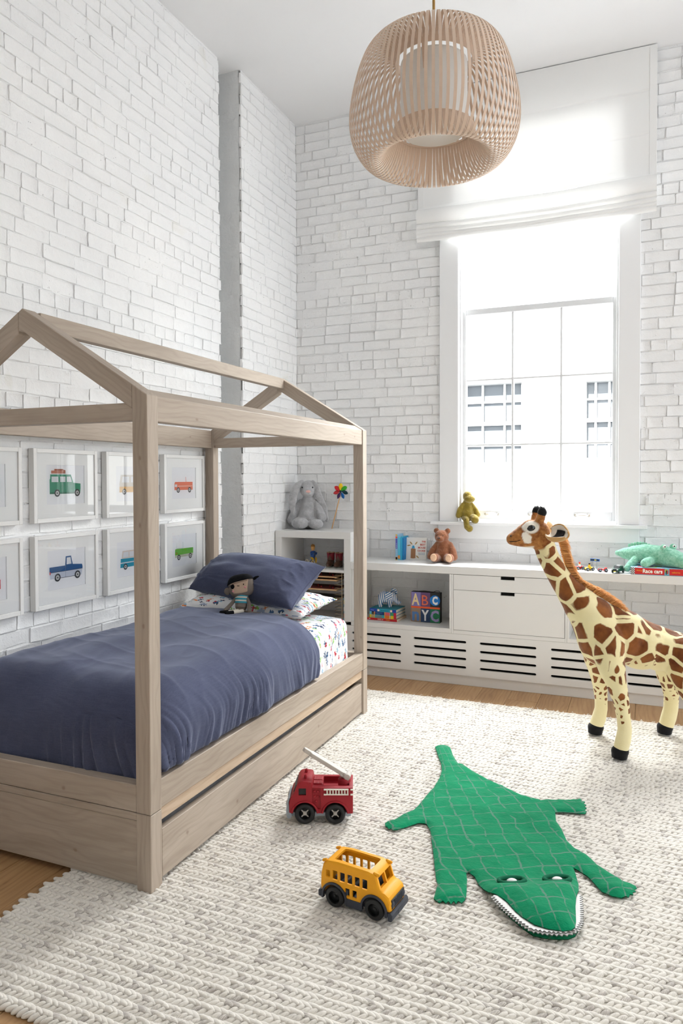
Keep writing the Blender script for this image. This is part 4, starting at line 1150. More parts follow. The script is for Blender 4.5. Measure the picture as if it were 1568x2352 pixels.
mb = MB(); mb.box((.012, .012, .002), (RX1-RX0-.02, nrow*RP-.012, .0125)); mb.at['st'] = [(0, 0, .2)]*len(mb.v); mb.build('rug_backing', M_WOOL, rug)
# loose fibres along the far edge
mb = MB()
for i in range(150):
    x = rng.uniform(0, RX1-RX0); a = rng.uniform(.3, 2.8); L = rng.uniform(.012, .035); y = nrow*RP-.004
    p = [(x, y, .012), (x+math.cos(a)*L*.5, y+math.sin(a)*L*.5, .012+L*.4), (x+math.cos(a)*L, y+math.sin(a)*L, .004+L*.3)]
    mb.tube(p, [.0016, .0011, .0004], 5)
mb.at['st'] = [(0, 0, .2)]*len(mb.v); tag(mb.build('loose_fibres', M_WOOL, rug), kind='stuff')
RUGZ = .0245

# ------------------------------------------------------------------ felt crocodile mat
def mk_felt():
    m_, nt, b = nmat('emerald_felt'); k = NT(nt); o = k.obj(); a = k.attr('cg')
    n1 = k.noise(o, 14, 4); n2 = k.noise(o, 300, 3)
    col = k.mix(n1, C4(lin(0, 112, 74)), C4(lin(4, 140, 95)))
    w = k.vadd(a, k.mul(k.vadd(k.noise(o, 9, 2, out=1), (-.5, -.5, -.5)), (.045, .045, 0))); s_ = k.sep(w)
    ln = None
    for ch, per, wd in ((0, .082, .0030), (1, .056, .0026)):
        t = k.math('ABSOLUTE', k.math('SUBTRACT', k.math('FRACT', k.math('DIVIDE', s_[ch], per)), .5))
        q = k.math('LESS_THAN', t, wd/per)
        ln = q if ln is None else k.math('MAXIMUM', ln, q)
    br = k.ramp(k.noise(o, 22, 3), [(.36, (0, 0, 0, 1)), (.52, (1, 1, 1, 1))])
    ln = k.math('MULTIPLY', k.math('MULTIPLY', ln, br), .62)
    col = k.mix(ln, col, C4(lin(110, 130, 122)))
    nt.links.new(col, b.inputs['Base Color']); b.inputs['Roughness'].default_value = .95; b.inputs['Specular IOR Level'].default_value = .05; b.inputs['Sheen Weight'].default_value = .12
    h = k.math('ADD', k.math('MULTIPLY', k.noise(o, 40, 4, .6), 1.0), k.math('MULTIPLY', n2, .15))
    nt.links.new(k.bump(k.math('SUBTRACT', h, k.math('MULTIPLY', ln, .35)), .6, .006), b.inputs['Normal'])
    return m_
M_FELT = mk_felt()
M_WFELT = pm('white_felt', (.80, .79, .77), .95, spec=.05, bump=.4, bs=120)
CK = [(340,85),(352,79),(380,77),(405,78),(424,86),(429,100),(440,130),(452,152),(470,178),(500,186),(560,226),(640,270),(720,305),(800,345),(880,372),(935,385),(1000,382),(1080,384),(1162,378),(1168,390),(1184,393),(1176,403),(1191,411),(1179,420),(1193,429),(1180,438),(1193,448),(1184,462),(1100,456),(1040,453),(1016,452),(1020,500),(1050,545),(1080,610),(1120,650),(1190,690),(1250,745),(1320,790),(1400,840),(1468,866),(1476,880),(1460,885),(1470,899),(1451,902),(1455,917),(1436,914),(1430,930),(1411,924),(1390,935),(1340,925),(1280,900),(1245,862),(1200,815),(1140,775),(1118,764),(1132,805),(1147,850),(1148,890),(1134,930),(1130,980),(1133,1060),(1128,1098),(1108,1112),(1060,1118),(980,1108),(900,1085),(830,1040),(790,1005),(740,950),(690,915),(640,895),(610,872),(585,848),(562,812),(530,790),(515,796),(520,830),(518,890),(515,930),(507,950),(490,964),(470,952),(458,966),(445,952),(430,967),(415,953),(400,964),(385,950),(365,961),(345,950),(332,938),(345,890),(355,865),(345,820),(338,760),(330,680),(322,620),(315,560),(300,530),(290,517),(250,513),(225,520),(180,535),(130,550),(102,553),(92,543),(80,548),(72,536),(62,534),(58,515),(75,502),(110,495),(160,465),(220,440),(250,410),(290,360),(335,310),(365,260),(378,220),(375,180),(355,130)]
def ckpt(q, z=None):
    if z is None: z = RUGZ+.006+(.024*smooth01(800, 930, q[1]) if 560 <= q[0] <= 1150 and q[1] > 800 else 0)
    p = on_plane(860+q[0]*640/1568, 1680+q[1]*640/1568, 2, z); return p[:2]
ck = np.array([ckpt(q) for q in CK])
def inside(p, poly):
    x, y = p; c = False; n = len(poly); j = n-1
    for i in range(n):
        if (poly[i][1] > y) != (poly[j][1] > y) and x < (poly[j][0]-poly[i][0])*(y-poly[i][1])/(poly[j][1]-poly[i][1])+poly[i][0]: c = not c
        j = i
    return c
def segdist(p, poly):
    a = poly; b = np.roll(poly, -1, 0); ab = b-a; t = np.clip(((p-a)*ab).sum(1)/((ab*ab).sum(1)+1e-12), 0, 1)
    return np.sqrt((((a+ab*t[:, None])-p)**2).sum(1).min())
def felt_shape(poly, zfun, thick, step, at=None):
    """cut felt: outline triangulated with inner points, top follows zfun(p, distance to edge)"""
    poly = np.array(poly); dens = []
    for i in range(len(poly)):
        a, b = poly[i], poly[(i+1) % len(poly)]; n = max(1, int(np.linalg.norm(b-a)/step))
        for k in range(n): dens.append(a+(b-a)*k/n)
    nb = len(dens); pts = [Vector(p) for p in dens]
    lo, hi = poly.min(0), poly.max(0); rr = random.Random(5)
    x = lo[0]
    while x < hi[0]:
        y = lo[1]
        while y < hi[1]:
            p = np.array((x+rr.uniform(-.2, .2)*step, y+rr.uniform(-.2, .2)*step))
            if inside(p, poly) and segdist(p, poly) > step*.45: pts.append(Vector(p))
            y += step
        x += step
    r = delaunay_2d_cdt(pts, [(i, (i+1) % nb) for i in range(nb)], [], 1, 1e-6)
    V2 = [np.array(v) for v in r[0]]; F = [tuple(f) for f in r[2]]
    mb = MB(); top = []; bot = []
    for p in V2:
        d = segdist(p, poly); z0, z1 = zfun(p, d); top.append((p[0], p[1], z1)); bot.append((p[0], p[1], z0))
    n = len(V2); ec = {}
    for f in F:
        for i in range(3):
            e = (f[i], f[(i+1) % 3]); ec[e] = 1
    sides = [(e[1], e[0], n+e[0], n+e[1]) for e in ec if (e[1], e[0]) not in ec]
    FF = [f for f in F]+[tuple(n+i for i in f[::-1]) for f in F]+[(b_, a_, c_, d_) for a_, b_, c_, d_ in sides]
    # orientation: make sure the top faces up
    a, b, c = [np.array(top[i]) for i in F[0]]
    if np.cross(b-a, c-a)[2] < 0: FF = [f[::-1] for f in FF]
    mb.add(top+bot, FF, 0, True)
    return mb
cax = (ckpt((1000, 1110))-ckpt((385, 80))); CLEN = np.linalg.norm(cax); cax /= CLEN; cside = np.array((-cax[1], cax[0])); c0 = ckpt((385, 80))
crm = thing('crocodile_mat', 'flat emerald felt crocodile mat with white teeth on the rug', 'mat', (float(c0[0]), float(c0[1]), RUGZ))
corg = np.array((c0[0], c0[1], RUGZ))
head0 = ((ckpt((850, 860))-c0)@cax); headc = ckpt((930, 960))
def cz(p, d):
    s_ = (p-c0)@cax; t = abs((p-c0)@cside-((headc-c0)@cside)*smooth01(.5*CLEN, CLEN, s_))
    th = .0075*min(1, (d/.012))**.5+.001
    lift = .024*smooth01(head0-.09, head0+.10, s_)*smooth01(.26, .14, np.linalg.norm(p-headc))
    und = .004*ntx((p[0], p[1], 0), 7, 2)*smooth01(0, .05, d)+.002*ntx((p[0], p[1], 0), 25, 2)
    puff = .014*smooth01(0, .06, d)*smooth01(head0-.03, head0+.05, s_)
    base = .0035+lift
    return base-.002, base+th+und+puff
mb = felt_shape(ck, cz, .008, .014)
cg = []
for p in mb.v:
    q = np.array(p[:2])-c0; s_ = q@cax; t = q@cside; wd = .35+.9*smooth01(0, .45*CLEN, s_)-.35*smooth01(.7*CLEN, CLEN, s_)
    cg.append((s_, (t-.0)/max(.2, wd), 0))
mb.at['cg'] = cg; mb.v = [(p[0]-corg[0], p[1]-corg[1], p[2]) for p in mb.v]
mb.build('felt_body', M_FELT, crm)
# lower jaw, white gums with pinked teeth
jaw = [(650,905),(672,935),(702,970),(762,1026),(830,1082),(885,1120),(955,1134),(1030,1140),(1085,1138),(1126,1122),(1150,1080),(1150,1000),(1148,930),(1135,890)]
jw = np.array([ckpt(q, RUGZ+.016) for q in jaw])
jl = headc+(jw-headc)*.97+cax*.012
mb = felt_shape(jl, lambda p, d: (.002, .005+.007*min(1, d/.03)), .01, .014); mb.at['cg'] = [(p[0]*.9+3.3, p[1]*.9, 0) for p in mb.v]
mb.v = [(p[0]-corg[0], p[1]-corg[1], p[2]) for p in mb.v]; mb.build('lower_jaw', M_FELT, crm)
gum_o = jw+(jw-headc)*(.006/np.linalg.norm(jw-headc, axis=1))[:, None]
zig = []
seq = gum_o[1:-1]
for i in range(len(seq)-1):
    a, b = seq[i], seq[i+1]; n = max(2, int(np.linalg.norm(b-a)/.011))
    nr = np.array(((b-a)[1], -(b-a)[0])); nr /= np.linalg.norm(nr)
    if nr@(a-headc) < 0: nr = -nr
    for k in range(n):
        zig.append(a+(b-a)*k/n); zig.append(a+(b-a)*(k+.5)/n+nr*.0085)
zig.append(seq[-1])
zig = zig+[headc+(p-headc)*.72 for p in seq[::-1]]
mb = felt_shape(zig, lambda p, d: (.0165, .0195), .004, .02); mb.v = [(p[0]-corg[0], p[1]-corg[1], p[2]) for p in mb.v]; mb.build('teeth', M_WFELT, crm)
zig2 = [headc+(p-headc)*.965 for p in zig]
mb = felt_shape(zig2, lambda p, d: (.0215, .0245), .004, .02); mb.v = [(p[0]-corg[0], p[1]-corg[1], p[2]) for p in mb.v]; mb.build('teeth', M_WFELT, crm)
for q in ((772, 856), (1027, 852)):
    e = ckpt(q); d = .079
    zc = cz(e, .1)[1]
    u = np.array((cside[0], cside[1], 0)); w = np.array((cax[0], cax[1], 0))
    eo = np.array((e[0], e[1], 0))-np.array((corg[0], corg[1], 0))
    mb = MB(); pts = [eo+u*.045*math.cos(t)+w*.019*math.sin(t)+np.array((0, 0, zc+.004)) for t in np.linspace(0, 2*math.pi, 28, endpoint=False)]
    mb.tube(pts, .0075, 8, closed=True); mb.at['cg'] = [(9, 9, 0)]*len(mb.v); eb = mb.build('eyelid', flat(lin(8, 100, 70), .95), crm)
    mb = MB(); mb.ell(eo+np.array((0, 0, zc)), (.019, .013, .010), np.stack([u, w, np.array((0, 0, 1))], 1)); mb.build('eyeball', M_WFELT, crm)
    mb = MB(); mb.ell(eo+np.array((0, 0, zc-.004)), (.036, .017, .009), np.stack([u, w, np.array((0, 0, 1))], 1)); mb.build('eye_socket', fl(14, 74, 54, .95), crm)
# ------------------------------------------------------------------ plush giraffe
def mk_giraffe():
    m_, nt, b = nmat('giraffe_plush'); k = NT(nt); o = k.obj()
    a = k.attr('pc'); t = k.attr('pt', 'Fac'); hd = k.attr('hd', 'Fac'); wt_ = k.attr('wh', 'Fac')
    w = k.vadd(a, k.mul(k.vadd(k.noise(a, 2.4, 2, out=1), (-.5, -.5, -.5)), (.09, .09, .09)))
    vo = k.n('TexVoronoi', feature='DISTANCE_TO_EDGE'); k.set(vo, 'Vector', w); k.set(vo, 'Scale', 1.0); k.set(vo, 'Randomness', .75)
    vf = k.n('TexVoronoi', feature='F1'); k.set(vf, 'Vector', w); k.set(vf, 'Scale', 1.0); k.set(vf, 'Randomness', .75)
    rd = k.math('MULTIPLY', k.math('SUBTRACT', k.math('SUBTRACT', .77, k.math('MULTIPLY', t, .9)), vf.outputs['Distance']), .7)
    ff = k.n('Clamp', ins={0: k.math('MULTIPLY', k.math('MINIMUM', k.math('SUBTRACT', vo.outputs['Distance'], t), rd), 26.0)}).outputs[0]
    vr = k.noise(o, 13, 4); fz = k.noise(o, 240, 3)
    brown = k.mix(k.ramp(vr, [(.3, (0, 0, 0, 1)), (.7, (1, 1, 1, 1))]), C4(lin(92, 44, 12)), C4(lin(146, 88, 40)))
    cream = k.mix(vr, C4(lin(228, 213, 156)), C4(lin(240, 230, 188)))
    col = k.mix(ff, cream, brown)
    hc = k.mix(k.ramp(k.noise(o, 26, 4, .65), [(.35, (0, 0, 0, 1)), (.65, (1, 1, 1, 1))]), C4(lin(122, 66, 26)), C4(lin(192, 132, 72)))
    col = k.mix(hd, col, hc); col = k.mix(wt_, col, C4(lin(240, 234, 222)))
    nt.links.new(col, b.inputs['Base Color']); b.inputs['Roughness'].default_value = .8; b.inputs['Specular IOR Level'].default_value = .15; b.inputs['Sheen Weight'].default_value = .25
    nt.links.new(k.bump(k.math('ADD', fz, k.math('MULTIPLY', k.noise(o, 40, 3), .6)), .25, .004), b.inputs['Normal'])
    return m_
M_GIR = mk_giraffe()
M_BLACKP = pm('black_plush', (.012, .012, .013), .9, spec=.1, bump=.5, bs=160, sheen=.3)
M_WHITEP = pm('cream_plush', lin(238, 230, 216), .9, spec=.1, bump=.4, bs=160, sheen=.3)
M_TANP = pm('tan_plush', lin(200, 158, 104), .9, spec=.1, bump=.4, bs=160, sheen=.3)
M_MANE = pm('orange_mane', lin(250, 182, 118), .6, spec=.25, var=.2, vs_=40)
M_EYE = pm('black_bead', (.01, .01, .012), .08, spec=.6)
gh = np.array((.9226, .3858, 0)); gn = np.array((.3858, -.9226, 0)); GP = np.array((-.175, 3.97, RUGZ))
gr = thing('plush_giraffe', 'tall standing plush giraffe with orange mane on the rug', 'plush giraffe', tuple(GP), math.atan2(gh[1], gh[0]))
# local axes: x towards the hind legs, y away from the camera side, z up
def G(s_, z, w=0.0): return np.array((s_, -w, z-RUGZ))
mb = MB()
mb.chain([(G(-.335, 1.085), .054), (G(-.318, 1.03), .054), (G(-.292, .975), .0545), (G(-.262, .92), .056), (G(-.226, .866), .062), (G(-.186, .815), .074), (G(-.135, .755), .093), (G(-.08, .69), .113), (G(-.045, .62), .122), (G(-.03, .56), .118)], 20)
for s_, z, rx, ry, rz in ((-.02, .595, .14, .118, .135), (.07, .595, .14, .125, .142), (.17, .548, .14, .12, .124), (.27, .524, .13, .115, .108), (.36, .505, .12, .115, .105)):
    mb.ell(G(s_, z), (rx, ry, rz), nu=24, nv=16)
mb.chain([(G(.02, .70), .06), (G(.10, .655), .07), (G(.20, .61), .062), (G(.30, .575), .06), (G(.38, .54), .06)], 16)
for sg in (1, -1):
    mb.chain([(G(-.02, .60, sg*.055), .088), (G(-.03, .53, sg*.085), .080), (G(-.02, .455, sg*.112), .066), (G(-.004, .385, sg*.132), .050), (G(.012, .31, sg*.146), .0405), (G(.022, .23, sg*.156), .034), (G(.026, .165, sg*.164), .034), (G(.016, .115, sg*.169), .0375), (G(.004, .075, sg*.172), .036)], 18)
    mb.chain([(G(.36, .52, sg*.05), .092), (G(.355, .44, sg*.08), .084), (G(.365, .37, sg*.105), .066), (G(.385, .30, sg*.13), .047), (G(.398, .235, sg*.148), .039), (G(.400, .165, sg*.160), .038), (G(.392, .115, sg*.168), .0405), (G(.380, .07, sg*.172), .038)], 18)
# head
mb.chain([(G(-.348, 1.105), .056), (G(-.362, 1.140), .058), (G(-.400, 1.145), .056), (G(-.432, 1.130), .047), (G(-.466, 1.113), .038), (G(-.494, 1.100), .032)], 18)
mb.chain([(G(-.36, 1.09), .042), (G(-.42, 1.085), .030), (G(-.480, 1.088), .024)], 16)
for sg in (1, -1):
    mb.chain([(G(-.37, 1.170, sg*.034), .026), (G(-.364, 1.203, sg*.045), .0235), (G(-.358, 1.228, sg*.051), .0215), (G(-.355, 1.242, sg*.053), .018)], 14)
    mb.ell(G(-.49, 1.112, sg*.018), .017)
mb.chain([(G(.455, .53), .03), (G(.485, .46), .018), (G(.492, .36), .013), (G(.490, .28), .011)], 12)
me = blob(mb, .0058, 7)
co = verts_of(me)
S, Wd, Zz = co[:, 0], -co[:, 1], co[:, 2]+RUGZ
# patches: big on neck and flanks, small on the legs, none near the hooves
legf = smooth01(.52, .30, Zz)
SC0 = 11.0
def scf(z): return SC0+7.0*smooth01(.56, .38, z)+22*smooth01(.40, .20, z)+4*smooth01(.90, 1.06, z)
sc = scf(Zz)
# integrate the scale so cells stay compact
def cum(z):
    zz = np.linspace(0, 1.4, 400); s0 = scf(zz)
    c = np.concatenate([[0], np.cumsum((s0[1:]+s0[:-1])/2*np.diff(zz))]); return np.interp(z, zz, c)
ncs = np.interp(Zz, [.62, .69, .755, .866, .975, 1.085], [0, -.08, -.135, -.226, -.292, -.335])
cs = np.where(Zz > .56, np.where(S < .05, ncs, 0), np.where(S > .2, .385, .0))
cwd = np.where(Zz < .56, np.sign(Wd)*np.interp(Zz, [0, .3, .5], [.172, .146, .09]), 0)
pc = np.stack([(S-cs)*sc+cs*SC0+3.0, ((Wd-cwd)*sc+cwd*SC0)*.9, cum(Zz)*.9], 1)
put_attr(me, 'pc', pc)
pt = .075+.035*smooth01(.56, .40, Zz)+.085*smooth01(.40, .27, Zz)+.4*smooth01(.235, .15, Zz)+.04*smooth01(.86, 1.0, Zz)
belly = smooth01(.475, .435, Zz)*smooth01(.10, .075, np.abs(Wd))*(S > .06)*(S < .31)
pt = pt+.6*belly
put_attr(me, 'pt', pt, 'FLOAT')
hl = (S+.5*(Zz-1.1))     # the head lies forward of a slanting line behind the jaw
hdm = smooth01(-.312, -.322, S-.42*(Zz-1.115))*smooth01(1.035, 1.05, Zz-.28*(S+.38))
hdm = np.maximum(hdm, smooth01(1.17, 1.18, Zz))
put_attr(me, 'hd', hdm, 'FLOAT')
def spot(s_, z, r0, r1): return smooth01(r1, r0, np.hypot((S-s_), (Zz-z)))
wh = np.zeros(len(S))
wh = np.maximum(wh, smooth01(.036, .028, np.hypot((S+.412)/1.25, (Zz-1.164)))*(np.abs(Wd) > .02))
ca, sa = math.cos(.55), math.sin(.55); q1 = (S+.430)*ca+(Zz-1.108)*sa; q2 = -(S+.430)*sa+(Zz-1.108)*ca
nzz = np.array([ntx((a_, b_, 0), 60) for a_, b_ in zip(S, Zz)])*.25
wh = np.maximum(wh, smooth01(1.08, .92, np.hypot(q1/.020, q2/.036)+nzz)*(np.abs(Wd) > .012))
wh = np.maximum(wh, smooth01(1.068, 1.06, Zz-.1*(S+.4))*smooth01(-.46, -.45, S)*smooth01(-.385, -.395, S))
put_attr(me, 'wh', wh*hdm, 'FLOAT')
gb = link('body', me, M_GIR, gr)
def hoof(s_, w):
    mb = MB(); mb.ell(G(s_, .062, w), (.043, .040, .032)); mb.cyl(G(s_-.004, RUGZ+.003, w), G(s_, .070, w), .037, .041, 24)
    me = blob(mb, .004, 5); link('hoof', me, M_BLACKP, gr)
for sg in (1, -1): hoof(0, sg*.172); hoof(.375, sg*.172)
# horn tips and ears and eyes
for sg in (1, -1):
    mb = MB(); mb.ell(G(-.356, 1.240, sg*.053), (.0228, .0228, .026))
    for i in range(110):
        a = rng.uniform(0, 6.28); e = rng.uniform(.2, 1.2); p = G(-.355, 1.252, sg*.053); d = np.array((math.cos(a)*math.cos(e), math.sin(a)*math.cos(e), math.sin(e)))
        mb.cyl(p, p+d*rng.uniform(.016, .028), .0011, .0003, 4)
    mb.build('horn_tuft', M_BLACKP, gr)
    # ear: a soft cup held out sideways, white inside with a black patch
    ear = bpy.data.objects.new('ear', None); COL.objects.link(ear); ear.parent = gr
    b0 = G(-.318, 1.135, sg*.045); tip = G(-.265, 1.128, sg*.175)
    ax = (tip-b0); EL = np.linalg.norm(ax); ax /= EL; up = np.array((.15, 0, 1.0)); up -= ax*(up@ax); up /= np.linalg.norm(up); fw = np.cross(up, ax); fw /= np.linalg.norm(fw)
    if fw[0] > 0: fw = -fw
    # the cup opens forward and upward
    op = fw*.8+up*.6; op /= np.linalg.norm(op); cr_ = np.cross(ax, op)
    def cup(u, v, inn=0.0):
        a = (u-.5)*math.pi*1.25; wv = (.008+.040*math.sin(math.pi*min(1, v*.92+.06))**.75)*(1-inn*.12)
        return b0+ax*EL*v+cr_*wv*math.sin(a)-op*wv*(math.cos(a)-.35)*.85+op*inn*.006
    mb = MB(); mb.grid(24, 20, lambda u, v: cup(u, v)); me = evaluate(mb.mesh('e'), [('SOLIDIFY', dict(thickness=.008, offset=0.0)), ('SUBSURF', dict(levels=1))])
    me.materials.clear(); me.polygons.foreach_set('use_smooth', [True]*len(me.polygons)); link('ear_shell', me, M_TANP, ear)
    mb = MB(); mb.grid(24, 20, lambda u, v: cup(.06+.88*u, .04+.92*v, 1.0)); me = evaluate(mb.mesh('e'), [('SOLIDIFY', dict(thickness=.004, offset=0.0))]); me.materials.clear()
    me.polygons.foreach_set('use_smooth', [True]*len(me.polygons)); link('ear_lining', me, M_WHITEP, ear)
    mb = MB(); mb.grid(14, 12, lambda u, v: cup(.28+.44*u, .30+.42*v, 1.9)); me = evaluate(mb.mesh('e'), [('SOLIDIFY', dict(thickness=.003, offset=0.0))]); me.materials.clear()
    link('ear_patch', me, M_BLACKP, ear)
    mb = MB(); mb.ell(G(-.409, 1.160, sg*.0475), (.0225, .0105, .0185)); mb.build('eye', M_EYE, gr)
    mb = MB(); mb.tube([G(-.436, 1.157, sg*.049), G(-.426, 1.174, sg*.052), G(-.41, 1.179, sg*.053), G(-.392, 1.172, sg*.052), G(-.384, 1.155, sg*.05)], .0035, 8); mb.build('eyelid', M_WHITEP, gr)
    mb = MB(); mb.tube([G(-.518, 1.092, sg*.012), G(-.508, 1.088, sg*.026), G(-.485, 1.090, sg*.036), G(-.462, 1.098, sg*.040)], .002, 6); mb.build('mouth_seam', M_BLACKP, gr)
    mb = MB(); mb.ell(G(-.508, 1.118, sg*.024), (.004, .006, .0035)); mb.build('nostril', M_BLACKP, gr)
# mane of orange strands down the back of the neck
mb = MB()
path = catmull([(-.262, 1.135), (-.243, 1.075), (-.230, 1.02), (-.208, .955), (-.172, .888), (-.120, .848), (-.055, .815), (.02, .768), (.075, .730)], 8)
path = [np.array(p) for p in path]
for i in range(2600):
    f = rng.uniform(0, len(path)-1.001); k0 = int(f); p = path[k0]*(1-f+k0)+path[k0+1]*(f-k0); tg = path[k0+1]-path[k0]; tg /= np.linalg.norm(tg); nr = np.array((-tg[1], tg[0])); nr = nr if nr[0] > 0 or nr[1] > 0 else -nr
    if nr[1] < 0 and nr[0] < 0: nr = -nr
    w = rng.gauss(0, .010); L = rng.uniform(.028, .048)*(1 if f > 2 else .8)*(1-.5*max(0, f/(len(path)-1)-.85)/.15)
    q0 = p-nr*.006; q1 = p+nr*L*.55+tg*L*.30; q2 = p+nr*L*.75+tg*L*rng.uniform(.6, 1.2)
    ww = w*1.6+rng.gauss(0, .004)
    mb.tube([G(q0[0], q0[1], w), G(q1[0], q1[1], ww), G(q2[0], q2[1], ww*1.3)], [.0018, .0014, .0003], 3)
tag(mb.build('mane', M_MANE, gr), kind='stuff')

# ------------------------------------------------------------------ soft toys
def plush_mat(name, c1, c2, bs=70, bump=.9, sheen=.4, vs_=25):
    m_, nt, b = nmat(name); k = NT(nt); o = k.obj()
    n1 = k.noise(o, vs_, 4, .6); n2 = k.noise(o, bs*3, 3)
    nt.links.new(k.mix(k.ramp(n1, [(.3, (0, 0, 0, 1)), (.7, (1, 1, 1, 1))]), C4(c1), C4(c2)), b.inputs['Base Color'])
    b.inputs['Roughness'].default_value = .9; b.inputs['Specular IOR Level'].default_value = .08; b.inputs['Sheen Weight'].default_value = sheen
    h = k.math('ADD', k.noise(o, bs, 4, .65), k.math('MULTIPLY', n2, .4))
    nt.links.new(k.bump(h, bump, .008), b.inputs['Normal'])
    return m_
M_BUNNY = plush_mat('grey_plush_fur', lin(158, 158, 160), lin(196, 196, 198), 60)
M_PINK = pm('pink_felt', lin(232, 186, 178), .9)
M_BEAR = plush_mat('brown_plush_fur', lin(132, 80, 54), lin(164, 108, 76), 70)
M_SUEDE = pm('sand_suede', lin(222, 182, 150), .9, bump=.3, bs=60)
M_OLIVE = plush_mat('olive_plush_fur', lin(118, 100, 30), lin(158, 136, 54), 60)
M_MINT = plush_mat('mint_plush_fur', lin(112, 190, 156), lin(176, 230, 206), 70, vs_=60)

bn = thing('plush_rabbit', 'grey long-eared plush rabbit sitting on the tall bookcase', 'plush rabbit', (-2.415, 5.075, 1.0285), .12)
# facing -y; x to the right
mb = MB(); 
for c, r in (((0, .03, .085), (.085, .078, .09)), ((0, .035, .15), (.070, .066, .085)), ((.0, .04, .21), (.055, .055, .06))): mb.ell(c, r)
mb.ell((.005, .015, .305), (.068, .066, .068)); mb.ell((.018, -.03, .285), (.047, .045, .042))
for sx in (-1, 1):
    mb.chain([((sx*.045, .02, .05), .05), ((sx*.055, -.035, .042), .040), ((sx*.06+.02, -.085, .042), .038)], 16)
mb.ell((-.025, -.098, .046), (.070, .046, .045)); mb.ell((.100, -.085, .040), (.056, .042, .040))
mb.chain([((-.06, .03, .2), .028), ((-.105, .01, .13), .031), ((-.128, -.01, .065), .034)], 14)
mb.chain([((.06, .03, .2), .028), ((.098, .005, .14), .033), ((.125, -.015, .085), .036)], 14)
link('body', blob(mb, .0062, 5), M_BUNNY, bn)
for sx, pts in ((-1, [(-.040, -.005, .354), (-.070, -.035, .328), (-.088, -.06, .265), (-.098, -.068, .185), (-.090, -.064, .120)]), (1, [(.045, .0, .352), (.070, -.005, .325), (.092, .005, .25), (.128, .025, .16), (.150, .03, .07)])):
    mb = MB(); P = catmull(pts, 5); n_ = len(P)
    for i, p in enumerate(P):
        t = i/(n_-1); mb.ell(p, (.014+.023*math.sin(math.pi*min(1, t*.85+.08))**1.3*(1 if sx < 0 else .8), .011, .02+.004))
    link('ear', blob(mb, .0055, 5), M_BUNNY, bn)
mb = MB(); mb.ell((.034, -.075, .287), (.019, .006, .0105)); mb.build('nose', M_PINK, bn)
for x in (-.022, .062):
    mb = MB(); mb.ell((x, -.052, .318), .0062); mb.build('eye', M_EYE, bn)

be = thing('teddy_bear', 'brown teddy bear sitting on the worktop beside the board book', 'teddy bear', (-1.335, 5.06, .8125), -.05)
mb = MB()
for c, r in (((0, .02, .06), (.066, .058, .062)), ((0, .025, .105), (.058, .05, .062))): mb.ell(c, r)
mb.ell((-.012, .01, .182), (.052, .046, .048)); mb.ell((-.012, -.028, .168), (.029, .026, .023))
for sx in (-1, 1):
    mb.ell((-.012+sx*.042, .018, .223), (.021, .012, .021))
    mb.chain([((sx*.045, .02, .125), .023), ((sx*.075, .0, .08), .025), ((sx*.088, -.015, .04), .026)], 14)
    mb.chain([((sx*.03, .0, .035), .033), ((sx*.045+.012, -.05, .034), .031), ((sx*.055+.022, -.092, .040), .032)], 14)
link('body', blob(mb, .0045, 5), M_BEAR, be)
for sx in (-1, 1):
    mb = MB(); mb.ell((sx*.055+.024, -.118, .043), (.024, .010, .027)); mb.build('sole', M_SUEDE, be)
    mb = MB(); mb.ell((-.012+sx*.024, -.036, .193), .0035); mb.build('eye', M_EYE, be)
mb = MB(); mb.ell((-.012, -.055, .176), (.007, .004, .0055)); mb.build('nose', M_EYE, be)

ol = thing('plush_dinosaur', 'olive green plush dinosaur sitting on the window sill', 'plush dinosaur', (-1.195, 5.225, 1.0965), .35)
mb = MB()
for c, r in (((0, .0, .052), (.052, .045, .052)), ((0, .004, .095), (.042, .037, .05)), ((-.003, .004, .135), (.03, .028, .03))): mb.ell(c, r)
mb.ell((0, .0, .185), (.034, .033, .037)); mb.ell((.014, -.018, .165), (.041, .036, .028))
mb.chain([((-.03, 0, .125), .017), ((-.058, -.008, .085), .0195), ((-.067, -.012, .045), .021)], 14); mb.chain([((.03, 0, .125), .017), ((.058, -.008, .085), .0195), ((.072, -.012, .052), .021)], 14)
mb.chain([((.022, -.02, .03), .026), ((.04, -.052, .03), .027), ((.046, -.068, .018), .030)], 14)
mb.chain([((-.022, -.02, .028), .024), ((-.016, -.062, .012), .022), ((-.014, -.078, -.032), .022), ((.004, -.088, -.046), .025)], 14)
link('body', blob(mb, .004, 5), M_OLIVE, ol)
for x in (-.016, .022):
    mb = MB(); mb.ell((x, -.031, .195), .003); mb.build('eye', M_EYE, ol)

cr = thing('plush_crocodile', 'mint green plush crocodile sprawled over the boxed book', 'plush crocodile', (.02, 5.0, .8185), 0)
mb = MB()
mb.chain([((-.185, .045, .105), .018), ((-.14, .03, .105), .036), ((-.08, .01, .105), .055), ((-.02, -.01, .108), .065), ((.05, -.03, .105), .064), ((.09, -.05, .10), .058)], 18)
mb.chain([((.10, -.06, .10), .06), ((.145, -.09, .095), .056), ((.185, -.115, .085), .048), ((.2, -.125, .08), .044)], 18); mb.ell((.09, -.055, .135), (.045, .06, .032))
mb.chain([((-.065, -.03, .085), .026), ((-.105, -.075, .045), .025), ((-.125, -.1, .022), .021)], 14)
mb.chain([((.02, -.07, .075), .026), ((-.01, -.118, .068), .030), ((-.022, -.132, .062), .027)], 14)
mb.chain([((-.05, .07, .08), .026), ((-.06, .12, .03), .024)], 12)
link('body', blob(mb, .0052, 5), M_MINT, cr)
mb = MB()
